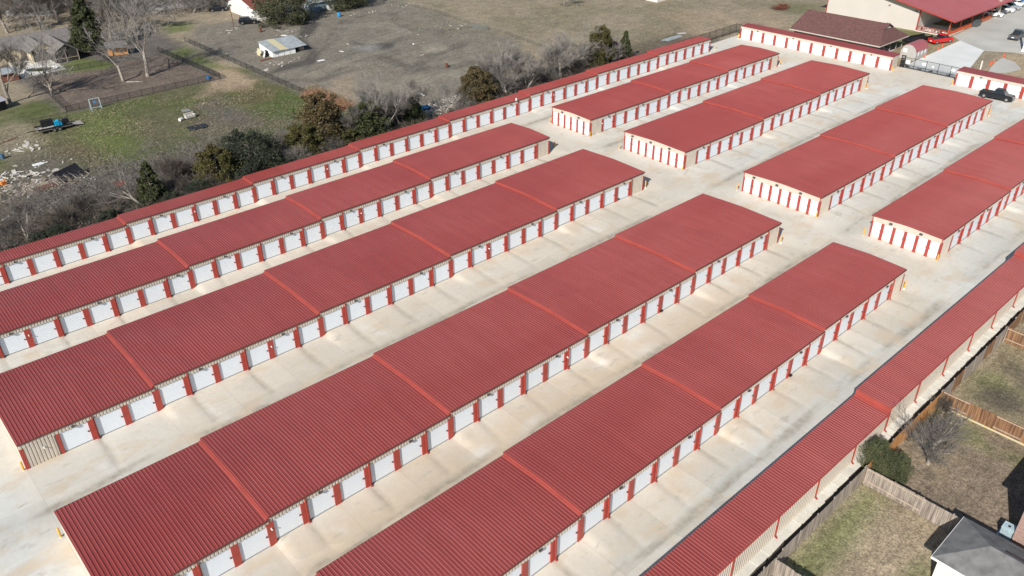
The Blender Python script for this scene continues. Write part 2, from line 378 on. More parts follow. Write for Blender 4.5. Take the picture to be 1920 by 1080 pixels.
# office side and entrance
paint([(157, -60), (200, -60), (200, -6), (157, -5.6)], np.array((.36, .28, .185)), 1.5)
paint([(159, 6), (189, 6), (189, 20), (172, 12), (159, 12)], np.array((.30, .235, .14)), 1)
paint([(172, 9), (188, 9), (188, 42), (173, 40)], GREEN2, 2, .7)
# back gardens on the right
paint([(-60, -47), (250, -47), (250, -75), (-60, -75)], YARD, .6)
paint([(26, -47), (40.2, -47), (40.2, -70), (26, -70)], np.array((.345, .275, .185)), .5)
paint([(26, -47), (40.2, -47), (40.2, -49.2), (34, -49.4), (26, -49.6)], GREEN2 * 1.15, 1.2, .7, .4)
paint([(31, -53), (36, -53), (36, -56), (31, -56)], GREEN2, 1, .5, .6, (2.5, .5))
paint([(40.6, -47), (55.2, -47), (55.2, -70), (40.6, -70)], np.array((.225, .175, .125)), .5)
paint([(51, -47), (55.2, -47), (55.2, -60), (53, -60)], GREEN2, .8, .5, .5, (3, .4))
paint([(44, -47), (50, -47), (52, -52), (45, -51)], np.array((.30, .24, .15)), 1.2, .6, .5, (2.5, .42))
paint([(55.5, -47), (70.6, -47), (70.6, -70), (55.5, -70)], np.array((.25, .205, .125)), .5)
paint([(55.5, -47), (70.6, -47), (70.6, -55), (55.5, -55)], GREEN2, 1, .45, .5, (3.5, .52))
blob(60.5, -50.5, 2.6, SOIL, .75); blob(65, -52.5, 2.4, SOIL, .7); blob(66.5, -50, 1.8, SOIL, .45)
paint([(60, 45), (150, 45), (150, 46.5), (60, 46.5)], GREYD, .8)

col = col * .93 * np.array((.99, 1.0, 1.02))
def terrain_mat():
    mt = bpy.data.materials.new('ground_cover'); mt.use_nodes = True
    n, l = mt.node_tree.nodes, mt.node_tree.links
    b = n['Principled BSDF']; b.inputs['Roughness'].default_value = .95; b.inputs['Specular IOR Level'].default_value = .15
    at = n.new('ShaderNodeAttribute'); at.attribute_name = 'cover'
    g = n.new('ShaderNodeNewGeometry')
    def noise(s, d_, lo, hi, mp=None):
        a = n.new('ShaderNodeTexNoise'); a.inputs['Scale'].default_value = s; a.inputs['Detail'].default_value = d_; a.inputs['Roughness'].default_value = .65
        if mp:
            q = n.new('ShaderNodeMapping'); q.inputs['Scale'].default_value = mp; q.inputs['Rotation'].default_value = (0, 0, .5); l.new(g.outputs['Position'], q.inputs[0]); l.new(q.outputs[0], a.inputs[0])
        else: l.new(g.outputs['Position'], a.inputs[0])
        r = n.new('ShaderNodeMapRange'); r.inputs[1].default_value = .3; r.inputs[2].default_value = .7; r.inputs[3].default_value = lo; r.inputs[4].default_value = hi
        l.new(a.outputs[0], r.inputs[0]); return r.outputs[0]
    prev = at.outputs['Color']
    def mul(fac):
        nonlocal prev
        m_ = n.new('ShaderNodeVectorMath'); m_.operation = 'SCALE'; l.new(prev, m_.inputs[0]); l.new(fac, m_.inputs['Scale']); prev = m_.outputs[0]
    mul(noise(.35, 6, .82, 1.18)); mul(noise(1.6, 5, .72, 1.30)); mul(noise(6, 4, .52, 1.55)); mul(noise(1.0, 4, .85, 1.15, (.25, 2.2, 1)))
    # straw-coloured stalks
    s = n.new('ShaderNodeTexNoise'); s.inputs['Scale'].default_value = 3.2; s.inputs['Detail'].default_value = 6; s.inputs['Roughness'].default_value = .75; l.new(g.outputs['Position'], s.inputs[0])
    r = n.new('ShaderNodeMapRange'); r.inputs[1].default_value = .56; r.inputs[2].default_value = .68; r.inputs[4].default_value = .28; l.new(s.outputs[0], r.inputs[0])
    mx = n.new('ShaderNodeMix'); mx.data_type = 'RGBA'; mx.inputs[7].default_value = (.33, .27, .19, 1); l.new(prev, mx.inputs[6]); l.new(r.outputs[0], mx.inputs[0])
    l.new(mx.outputs[2], b.inputs['Base Color'])
    bp = n.new('ShaderNodeBump'); bp.inputs['Strength'].default_value = .5; bp.inputs['Distance'].default_value = .12
    l.new(noise(2.5, 8, 0, 1), bp.inputs['Height']); l.new(bp.outputs[0], b.inputs['Normal'])
    return mt
tag(sheet('ground', gxs, gys, Z, terrain_mat(), {'cover': col}), 'grass, mud and dry meadow ground round the storage yard', None, kind='structure')

# ---- row data: (name, back eave y, front eave y, segments [(k0, k1, units)])
D6 = 'dddddd'
NEAR345 = [(-2/3, 0, 'wddd'), (0, 1, D6), (1, 2, D6), (2, 3, D6), (3, 4, 'dddddw')]
FAR = [(4.5333, 5.7, 'wdddddd'), (5.7, 6.7, D6), (6.7, 7.7, 'dddddw')]
NEAR2 = [(-2/3, 2/3, 'wddddddd'), (2/3, 5/3, D6), (5/3, 8/3, D6), (8/3, 4, 'dddddddw')]
ROW1 = [(-.4, .6, D6), (.6, 1.6, D6), (1.6, 2.6, D6), (2.6, 3.6, D6), (3.6, 4.6333, D6), (4.6333, 5.6333, D6), (5.6333, 6.6667, D6), (6.6667, 7.6667, D6)]
Y2, Y3, Y4, Y5 = (34.15, 24.72), (17.36, 4.80), (-5.55, -18.02), (-25.22, -34.54)
Y1 = (44.80, 41.60)
def floor_z(segs, i):
    k0, k1, _ = segs[i]
    return .3048 * ((k1 - .5) if i == 0 else (k0 + .5))

# ---- pavement with real falls: each apron rises to its own floor, channels run out from the downspouts into a swale
pxs = np.arange(-60, 158.25, .32); pys = np.arange(-45.9, 45.0, .3)
X, Y = np.meshgrid(pxs, pys, indexing='ij')
Z = GX * X
dirt = np.zeros(X.shape); pale = np.zeros(X.shape)
lanes = [(Y1, ROW1, Y2[0], 0), (Y2, NEAR2, Y3[0], 1), (Y3, NEAR345, Y4[0], 1), (Y4, NEAR345, Y5[0], 1), (Y5, NEAR345, -41.7, 1),
         (Y2, FAR, Y3[0], 1), (Y3, FAR, Y4[0], 1), (Y4, FAR, Y5[0], 1), (Y5, FAR, -41.7, 1)]
rg = random.Random(4)
nz = fbm(X, Y, 3.5, 4); nz2 = fbm(X * .35, Y * 1.5, 2.2, 4)
for (yb, yf), segs, ynext, spouts in lanes:
    x0, x1 = segs[0][0] * L, segs[-1][1] * L
    T = yf + .25 - Y; W = yf - ynext
    inlane = sstep(-1.2, .2, T) * sstep(-.6, .3, W - T + .4) * sstep(x0 - 3, x0 + .3, X) * (1 - sstep(x1 - .3, x1 + 3, X))
    lv = np.full(X.shape, floor_z(segs, 0))
    for i in range(1, len(segs)):
        lv += (floor_z(segs, i) - floor_z(segs, i - 1)) * sstep(segs[i][0]*L - .15, segs[i][0]*L + .9, X)
    near = 1 - sstep(.6, 4.2, T)
    Z += (lv - .02 - GX * X) * near * inlane
    tc = W * .63 + (fbm(X, X * 0, 9, 2) - .5) * 1.2
    Z -= .11 * np.exp(-((T - tc) / 1.3) ** 2) * inlane
    dirt = np.maximum(dirt, np.exp(-((T - tc) / .62) ** 2) * inlane * sstep(.28, .60, nz2) * .95)
    dirt = np.maximum(dirt, np.exp(-((T - tc) / 1.6) ** 2) * inlane * .30)
    for (k0, k1, un) in segs:
        n_ = len(un); u = (k1 - k0) * L / n_
        if spouts:
            js = [j for j in range(n_ + 1) if (j % 2 == (1 if n_ % 2 == 0 else 0)) and 0 < j < n_]
            if n_ == 4: js = [2]
            for j in js:
                xd = k0 * L + j * u
                c = xd + .12 + .02 * T + .12 * np.sin(T * .7 + xd)
                g_ = np.exp(-((X - c) / (.20 + .04 * T)) ** 2) * inlane * sstep(-.3, .2, T) * (1 - sstep(W * .45, W * .66, T))
                Z -= .05 * g_
                dirt = np.maximum(dirt, g_ * (.35 + .5 * rg.random()) * (1 - .35 * sstep(1, W * .6, T)))
        if rg.random() < .8:
            xd = k0 * L + rg.random() * 3 + 1
            pale = np.maximum(pale, np.exp(-((X - xd - .35 * T) / .5) ** 2) * inlane * sstep(.45, .6, nz) * .6)
tanl = np.exp(-((Y + 21.5) / 3.6) ** 2) * sstep(-4, 2, X) * (1 - sstep(52, 75, X)) * .95
tanl = np.maximum(tanl, .35 * sstep(-4, 2, X) * (1 - sstep(70, 90, X)) * (1 - sstep(42, 50, np.abs(Y))) * (Y > -38))
tanl = np.maximum(tanl, .35 * sstep(140, 150, X) * (1 - sstep(20, 30, np.abs(Y - 15))))
for (px_, py_, r_) in ((42.21,-21.61, 1.6), (43.23,-18.89, 1.3), (25.32,-21.57, 1.2), (36.95,-19.87, 1.0), (19.19,-21.31, 1.3), (59.21,-23.95, 1.2)):
    pale = np.maximum(pale, np.exp(-(((X - px_) / r_) ** 2 + ((Y - py_) / (r_ * .55)) ** 2)) * .85)
blot = sstep(.62, .75, fbm(X + 55, Y, 2.2, 4)) * .35
dirt = np.maximum(dirt, blot * .5)
# tyre tracks and grime at the cross lane
dirt = np.maximum(dirt, np.exp(-((X - 78 + .1 * Y) / 1.4) ** 2) * .25 * sstep(.35, .6, nz))
dirt = np.maximum(dirt, sstep(-13.5, -16, X) * sstep(.5, .72, fbm(X * .5 + 9, Y * 1.2, 3, 4)) * .45)
cool = np.maximum(sstep(-12, -15, X) * sstep(.25, .6, fbm(X, Y, 6, 3)), sstep(-33, -38, Y) * sstep(.2, .6, fbm(X, Y, 8, 3))) * .85
cool = np.maximum(cool, .8 * sstep(84, 100, X) * sstep(.4, .65, fbm(X, Y + 9, 9, 3)))
def pave_mat():
    mt = bpy.data.materials.new('site_concrete'); mt.use_nodes = True
    n, l = mt.node_tree.nodes, mt.node_tree.links
    b = n['Principled BSDF']; b.inputs['Roughness'].default_value = .85; b.inputs['Specular IOR Level'].default_value = .25
    g = n.new('ShaderNodeNewGeometry')
    def A(nm):
        a = n.new('ShaderNodeAttribute'); a.attribute_name = nm; return a.outputs['Fac']
    def noise(s, d_, lo, hi, sc=None, a0=.3, a1=.7):
        a = n.new('ShaderNodeTexNoise'); a.inputs['Scale'].default_value = s; a.inputs['Detail'].default_value = d_; a.inputs['Roughness'].default_value = .6
        if sc:
            q = n.new('ShaderNodeMapping'); q.inputs['Scale'].default_value = sc; l.new(g.outputs['Position'], q.inputs[0]); l.new(q.outputs[0], a.inputs[0])
        else: l.new(g.outputs['Position'], a.inputs[0])
        r = n.new('ShaderNodeMapRange'); r.inputs[1].default_value = a0; r.inputs[2].default_value = a1; r.inputs[3].default_value = lo; r.inputs[4].default_value = hi
        l.new(a.outputs[0], r.inputs[0]); return r.outputs[0]
    def mix(f, a, c):
        m_ = n.new('ShaderNodeMix'); m_.data_type = 'RGBA'; l.new(f, m_.inputs[0])
        if isinstance(a, tuple): m_.inputs[6].default_value = (*a, 1)
        else: l.new(a, m_.inputs[6])
        m_.inputs[7].default_value = (*c, 1); return m_.outputs[2]
    def mm(op, a, c):
        m_ = n.new('ShaderNodeMath'); m_.operation = op
        for i, v in enumerate((a, c)):
            if isinstance(v, (int, float)): m_.inputs[i].default_value = v
            else: l.new(v, m_.inputs[i])
        return m_.outputs[0]
    c = mix(noise(.07, 4, 0, 1), (.595, .578, .525), (.625, .580, .50))
    c = mix(A('cool'), c, (.585, .600, .575))
    c = mix(A('tan'), c, (.60, .48, .345))
    c = mix(noise(.5, 5, 0, .35, (.6, 1.3, 1)), c, (.60, .58, .53))
    c = mix(mm('MULTIPLY', A('pale'), noise(1.2, 4, .3, 1)), c, (.74, .73, .70))
    c = mix(mm('MULTIPLY', A('dirt'), noise(1.4, 6, .45, 1)), c, (.235, .205, .155))
    c = mix(noise(2.4, 5, 0, .22), c, (.40, .36, .30))
    c = mix(noise(.22, 5, 0, .8, (1, 1.6, 1), .52, .66), c, (.545, .455, .345))
    c = mix(noise(.9, 7, 0, .55, (.5, 1.2, 1), .60, .70), c, (.36, .33, .285))
    # each slab was poured and stained a little differently
    sq = n.new('ShaderNodeVectorMath'); sq.operation = 'DIVIDE'; l.new(g.outputs['Position'], sq.inputs[0]); sq.inputs[1].default_value = (6.096, 5.6, 1000)
    sf = n.new('ShaderNodeVectorMath'); sf.operation = 'FLOOR'; l.new(sq.outputs[0], sf.inputs[0])
    wn = n.new('ShaderNodeTexWhiteNoise'); l.new(sf.outputs[0], wn.inputs[0])
    sc_ = n.new('ShaderNodeVectorMath'); sc_.operation = 'SCALE'; l.new(c, sc_.inputs[0]); mr_ = n.new('ShaderNodeMapRange'); mr_.inputs[3].default_value = .93; mr_.inputs[4].default_value = 1.05; l.new(wn.outputs[0], mr_.inputs[0]); l.new(mr_.outputs[0], sc_.inputs['Scale']); c = sc_.outputs[0]
    # slab joints every 6.1 m along and 3.6 m across
    sp = n.new('ShaderNodeSeparateXYZ'); l.new(g.outputs['Position'], sp.inputs[0])
    def joint(o, per, w):
        f = mm('FRACT', mm('DIVIDE', o, per), 0); f = mm('ABSOLUTE', mm('SUBTRACT', f, .5), 0)
        return mm('GREATER_THAN', f, .5 - w / per)
    j = mm('MAXIMUM', joint(sp.outputs[0], 6.096, .014), joint(sp.outputs[1], 5.6, .012))
    c = mix(mm('MULTIPLY', j, .42), c, (.22, .20, .17))
    l.new(c, b.inputs['Base Color'])
    bp = n.new('ShaderNodeBump'); bp.inputs['Strength'].default_value = .15; bp.inputs['Distance'].default_value = .03
    l.new(noise(3, 6, 0, 1), bp.inputs['Height']); l.new(bp.outputs[0], b.inputs['Normal'])
    return mt
tag(sheet('pavement', pxs, pys, Z, pave_mat(), {'dirt': dirt, 'tan': tanl, 'pale': pale, 'cool': cool}), 'pale concrete paving with dirt channels between the storage rows', None, kind='structure')

# concrete strip and rough edge behind the right-hand row
b = MB()
x = -30.0
while x < 150:
    b.box(x, x + 1.48, -45.80 + .04 * math.sin(x), -44.80, gz(x) - .4, gz(x) + .055 + .01 * math.sin(x * 3)); x += 1.52
tag(b.build('drain_strip', mt_conc3), 'pale concrete strip along the back wall of the right-hand storage row', None, kind='structure')
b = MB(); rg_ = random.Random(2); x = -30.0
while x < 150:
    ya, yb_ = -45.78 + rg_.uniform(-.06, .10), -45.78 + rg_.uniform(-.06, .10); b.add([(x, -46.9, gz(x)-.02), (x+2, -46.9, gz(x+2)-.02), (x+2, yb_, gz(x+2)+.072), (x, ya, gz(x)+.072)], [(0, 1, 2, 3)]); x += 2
tag(b.build('shaded_soil_edge', M('shade_dark_soil', (.055, .048, .042), .95, .4, 2, .5, 10)), 'narrow soil edge darkened for the fence shadow between concrete strip and wood fence', None, kind='structure')  # soil coloured near-black where the fence shadow falls, to deepen the shade

# entrance drive and road
def flat(name, pts, mat, dz, label):
    b = MB(); b.slab([(p[0], p[1], gz(p[0]) + dz) for p in pairs(pts)], .3)
    return tag(b.build(name, mat), label, None, kind='structure')
flat('driveway', [(158.24, 6.15), (158.24, -5.95), 182.22,-0.89, 186.91,6.24], mt_conc2, .022, 'new grey concrete drive leading from the gate to the road')
flat('road', [186.77,6.19, 182.09,-0.94, (185.2, -6.2), (186, -60), (420, -60), (420, 9.0), (213, 9.2), (189.5, 9.0)], mt_asph, .018, 'weathered concrete car park and road beside the red-roofed hall')
flat('far_road', [1.37,225.37, 2.71,236.16, 50.58,193.20, 63.81,184.86, 75.13,178.65, 109.84,157.92, 106.85,152.95, 73.97,172.29, 61.35,178.26, 48.46,186.45], mt_asph, .01, 'pale road running behind the grey-roofed house at the top left')
flat('path', [174.36,-6.15, 179.53,-5.80, 177.42,-9.26, 173.49,-11.72, 169.37,-10.66, 165.68,-7.94], mt_asph, .012, 'patch of old concrete beside the drive outside the gate')

# ================================================================ STORAGE BUILDINGS
H = 2.87; EAVE_IN = .10
def arch(t, rh): return rh * (1.06 - math.sqrt(t * t + .006)) if rh else 0
def ribs(x0, x1, pitch=.3048, top=.05, foot=.11, h=.048):
    pts = [(x0, 0)]; x = x0 + pitch * .5
    while x < x1 - foot:
        pts += [(x - foot/2, 0), (x - top/2, h), (x + top/2, h), (x + foot/2, 0)]; x += pitch
    return pts + [(x1, 0)]
def siding(mb, x0, x1, y, z0, z1, d=.06, pitch=.3048):
    x = x0
    while x < x1 - .02:
        e = min(x + pitch, x1); w = e - x
        prof = [(x, y + d), (x + w*.12, y + d), (x + w*.24, y), (x + w*.80, y), (x + w*.90, y + d), (e, y + d)]
        o = len(mb.v)
        for (px, py) in prof: mb.v += [(px, py, z0), (px, py, z1)]
        for i in range(5): mb.f.append((o+2*i, o+2*i+2, o+2*i+3, o+2*i+1))
        x = e
def door_mesh(name, w, h, n=12):
    mb = MB(); o = 0; pts = []
    for i in range(n):
        z = h * i / n; s = h / n
        pts += [(0, z), (.010, z + s*.2), (.010, z + s*.8)]
    pts.append((0, h))
    for (y, z) in pts: mb.v += [(-w/2, -y, z), (w/2, -y, z)]
    for i in range(len(pts)-1): mb.f.append((2*i, 2*i+1, 2*i+3, 2*i+2))
    return mb.mesh(name, mt_door)
DW, DH = 2.44, 2.24
me_door = door_mesh('door', DW, DH)
me_latch = MB().box(-.09, .09, -.10, -.02, -.03, .03).box(-.03, .03, -.12, -.02, -.06, .06).mesh('latch', mt_gutter)
me_bar = MB().box(-DW/2, DW/2, -.05, .0, -.03, .05).mesh('bottom_bar', mt_grey)
me_pil = MB().box(-.305, .305, 0, .15, -.55, 2.26).mesh('pilaster', mt_red)
me_pilh = MB().box(-.15, .15, 0, .15, -.55, 2.26).mesh('pilaster', mt_red)
sp_ = MB().box(-.055, .055, -.13, -.03, .14, 2.66); sp_.obox((0, -.16, .10), (.11, .2, .09), (.5, 0, 0)); sp_.box(-.08, .08, -.11, 0, 1.2, 1.24)
me_spout = sp_.mesh('downspout', mt_red)
lp = MB(); lp.prism([(0, -.11), (-.20, -.09), (-.24, .02), (-.12, .11), (0, .11)], 0, -.19, .19)
me_lamp = lp.mesh('wall_light', mt_bronze)
me_lens = MB().box(-.15, .15, -.2, -.03, -.125, -.105).mesh('lens', mt_lens)
me_cam = MB().box(-.04, .04, -.06, .02, -.02, .10).tube((0, -.06, .05), (0, -.20, -.01), .045, .05, 8, True).mesh('security_camera', mt_white)

def storage(label, segs, ys, origin=None, rz=0, grade=GX, rh=.215, mono=0, end_doors=0, gutter=True, doors=True, backspouts=False, cams=(), hdr_flat=False, far_end=True):
    yb, yf = ys; W = yb - yf
    xs = segs[0][0] * L; xe = segs[-1][1] * L
    loc = origin if origin else (xs, yf, gz(xs))
    t = thing('storage_building', label, 'storage building', loc, rz, 'red-roofed self-storage buildings')
    if origin is None: base = loc[2]
    else: base = 0
    def fl(i):
        return (floor_z(segs, i) - gz(xs)) if grade else 0
    wall = MB(); gut = MB(); gut2 = MB()
    for i, (k0, k1, un) in enumerate(segs):
        a, e = k0*L - xs, k1*L - xs; z = fl(i); n_ = len(un); u = (e - a) / n_
        zt = z + H
        # roof sheet, ribs across the building
        ro = MB(); T = [-1, -.7, -.4, -.18, 0, .18, .4, .7, 1] if rh else [-1, 1]
        P_ = ribs(a - (.04 if i else .06), e + .06)
        y0, y1 = (.07 if gutter else 0), W
        for (px, pz) in P_:
            for q in T:
                yy = y0 + (y1 - y0) * (q + 1) / 2
                ro.v.append((px, yy, zt + pz + arch(q, rh) + mono * (q + 1) / 2))
        nT = len(T)
        for c in range(len(P_) - 1):
            for r in range(nT - 1):
                ro.f.append((c*nT + r, (c+1)*nT + r, (c+1)*nT + r + 1, c*nT + r + 1))
        # turned-down edges
        for c in range(len(P_) - 1):
            for r, s in ((0, 1), (nT - 1, -1)):
                p, q_ = ro.v[c*nT + r], ro.v[(c+1)*nT + r]
                o = len(ro.v); ro.v += [(p[0], p[1], zt - .09 + (mono if r else 0)), (q_[0], q_[1], zt - .09 + (mono if r else 0))]
                ro.f.append((c*nT + r, o, o + 1, (c+1)*nT + r) if s > 0 else (c*nT + r, (c+1)*nT + r, o + 1, o))
        for c in (0, len(P_) - 1):
            for r in range(nT - 1):
                p, q_ = ro.v[c*nT + r], ro.v[c*nT + r + 1]; o = len(ro.v)
                ro.v += [(p[0], p[1], p[2] - .13), (q_[0], q_[1], q_[2] - .13)]
                ro.f.append((c*nT + r, c*nT + r + 1, o + 1, o))
        ro.build('roof', mt_roof, t)
        # flashing where a higher roof starts
        if i and grade:
            fb = MB(); zl = fl(i - 1) + H
            for q in T:
                yy = y0 + .01 + (y1 - y0 - .02) * (q + 1) / 2; h_ = arch(q, rh) + mono * (q + 1) / 2
                fb.v += [(a - .30, yy, zl + h_ + .045), (a - .22, yy, zl + h_ + .09), (a - .062, yy, zl + h_ + .11), (a - .05, yy, zt + h_ - .02)]
            for r in range(nT - 1):
                for c in range(3): fb.f.append((r*4 + c, r*4 + c + 1, r*4 + 4 + c + 1, r*4 + 4 + c))
            fb.build('step_flashing', mt_flash, t)
        # core walls, gable filled under the arch
        core = [(W - .2, z - .6), (W - .2, zt - .1 + mono)]
        for q in reversed(T): 
            yy = y0 + (y1 - y0) * (q + 1) / 2
            if .25 < yy < W - .22: core.append((yy, zt - .08 + arch(q, rh) + mono * (q + 1) / 2))
        core += [(.24, zt - .1), (.24, z - .6)]
        wall.prism(core, 0, a + (.12 if (i == 0 and end_doors) else (.03 if i == 0 else .004)), e - .004)
        if gutter:
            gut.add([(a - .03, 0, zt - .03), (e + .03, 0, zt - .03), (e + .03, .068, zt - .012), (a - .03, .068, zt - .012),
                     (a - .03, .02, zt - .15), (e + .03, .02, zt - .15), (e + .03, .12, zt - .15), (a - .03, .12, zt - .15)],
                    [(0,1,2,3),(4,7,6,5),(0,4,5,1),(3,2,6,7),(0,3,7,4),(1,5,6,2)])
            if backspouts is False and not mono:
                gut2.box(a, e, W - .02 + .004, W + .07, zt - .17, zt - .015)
        # facade
        if hdr_flat: wall.box(a + .004, e - .004, EAVE_IN, .24, z + DH, zt - .1)
        else: siding(wall, a, e, EAVE_IN, z + DH - .01, zt - .07)
        wall.box(a + .004, e - .004, EAVE_IN + .06, .24, z + DH - .03, z + DH + .03)
        for j, ty in enumerate(un):
            ux = a + (j + .5) * u
            if ty == 'd' and doors:
                dm = put('door', me_door, t, (ux, .215, z), sc=((u - .61) / DW, 1, 1))
                put('latch', me_latch, dm, (DW/2 - .13, 0, 1.12)); put('bottom_bar', me_bar, dm, (0, 0, 0))
            else:
                lo = ux - u/2 + (.15 if j else 0.02); hi = ux + u/2 - (.15 if j < n_ - 1 else .02)
                siding(wall, lo, hi, EAVE_IN, z - .55, z + DH)
            if (j % 3 == 1) and doors and ty == 'd':
                lt = put('wall_light', me_lamp, t, (ux, EAVE_IN, z + DH + .16), sc=(.8, .8, .8)); put('lens', me_lens, lt)
        for j in range(n_ + 1):
            ux = a + j * u
            if not doors: break
            first, last = (i == 0 and j == 0), (i == len(segs)-1 and j == n_)
            if j == n_ and not last: continue
            zz = z if not (j == 0 and i and grade) else fl(i - 1)
            if first or last: put('pilaster', me_pilh, t, (ux + (.15 if first else -.15), EAVE_IN - .02, zz))
            elif (j < n_ and un[j] == 'w') or (j > 0 and un[j-1] == 'w'):
                put('pilaster', me_pilh, t, (ux + (-.1 if j == n_ - 1 else .1), EAVE_IN - .02, zz))
            else:
                put('pilaster', me_pil, t, (ux, EAVE_IN - .02, zz), sc=(1, 1, 1.08 if (j == 0 and i and grade) else 1))
        if gutter and doors and not mono:
            js = [2] if n_ == 4 else [j for j in range(1, n_) if j % 2 == (1 if n_ % 2 == 0 else 0)]
            for j in js: put('downspout', me_spout, t, (a + j * u + .12, EAVE_IN - .01, z))
        for (ci, cj) in cams:
            if ci == i: put('security_camera', me_cam, t, (a + cj * u + .02, EAVE_IN - .02, z + 1.5))
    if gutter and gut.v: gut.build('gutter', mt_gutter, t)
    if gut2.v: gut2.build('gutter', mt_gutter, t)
    # doors in the near gable
    if end_doors:
        z = fl(0) ; n_ = end_doors; u = (W - .3) / n_
        hd = [(.15, z + 2.12)] + [(.15, z + H - .12)]
        top = [(y0 + (W - y0) * (q + 1) / 2, z + H - .11 + arch(q, rh)) for q in T]
        top[0] = (.15, top[0][1]); top[-1] = (W - .15, top[-1][1])
        wall.prism([(W - .15, z + 2.12)] + top[::-1] + [(.15, z + 2.12)], 0, .0, .117)
        for j in range(n_ + 1):
            yy = .15 + j * u; w_ = .38 if 0 < j < n_ else .2
            yy += .1 if j == 0 else (-.1 if j == n_ else 0)
            mb = MB(); mb.box(-.02, .12, yy - w_/2, yy + w_/2, z - .6, z + 2.14); mb.build('pilaster', mt_red, t)
        for j in range(n_):
            dm = put('door', me_door, t, (.085, .15 + (j + .5) * u, z), (0, 0, -math.pi/2), ((u - .36) / DW, 1, 2.13 / DH))
            put('latch', me_latch, dm, (DW/2 - .13 if j % 2 else -DW/2 + .13, 0, 1.12))
        for fr in (.25, .55, .85) if n_ > 6 else (.3, .72):
            lt = put('wall_light', me_lamp, t, (0, W * fr, z + 2.42 + .1), (0, 0, -math.pi/2)); put('lens', me_lens, lt)
        for ya, yz in ((.12, .24), (W - .24, W - .12)): MB().box(-.03, .03, ya, yz, z - .6, z + H - .12).build('corner_trim', mt_red, t)
    else:
        mb = MB(); mb.box(-.025, .12, .18, .30, fl(0) - .6, fl(0) + H - .1); mb.build('corner_trim', mt_red, t)
    if backspouts:      # plain rear wall that faces the fence (here the front side of the local frame)
        pass
    wall.build('wall', mt_beige, t)
    return t

storage('long thin storage row at the far left in front of the bare trees', ROW1, Y1, rh=0, mono=.0, cams=((1, 3), (2, 4), (5, 2)))
storage('near storage building second from the tree line, widest strip of white doors behind it', NEAR2, Y2, cams=((0, 2), (2, 2)))
storage('wide near storage building reaching the left edge of the photo', NEAR345, Y3, cams=((0, .6), (1, 4), (3, 2)))
storage('wide near storage building whose corner starts at the lower left of the photo', NEAR345, Y4, cams=((1, 0), (2, 5)))
storage('near storage building cut off by the bottom edge of the photo', NEAR345, Y5)
storage('far storage building with six end doors, next to the long thin row', FAR, Y2, end_doors=6, cams=((0, .95),))
storage('far storage building with eight end doors, second from the thin row', FAR, Y3, end_doors=8)
storage('far storage building with eight end doors, in line with the dark pickup by the gate', FAR, Y4, end_doors=8)
storage('far storage building with six end doors at the right edge of the photo', FAR, Y5, end_doors=6)
GR = [(0, 2, 'd' * 12)]
storage('storage row across the far end left of the gate, doors in full sun', GR, (3.1, 0), (153.98, 43.25, gz(153.98) - .02), -math.pi/2, 0, 0, .12, gutter=False, hdr_flat=True)
storage('short storage row at the far right of the gate behind the dark pickup', [(0, 1.6667, 'd' * 10)], (3.1, 0), (153.98, -6.25, gz(153.98) - .02), -math.pi/2, 0, 0, .12, gutter=False, hdr_flat=True)

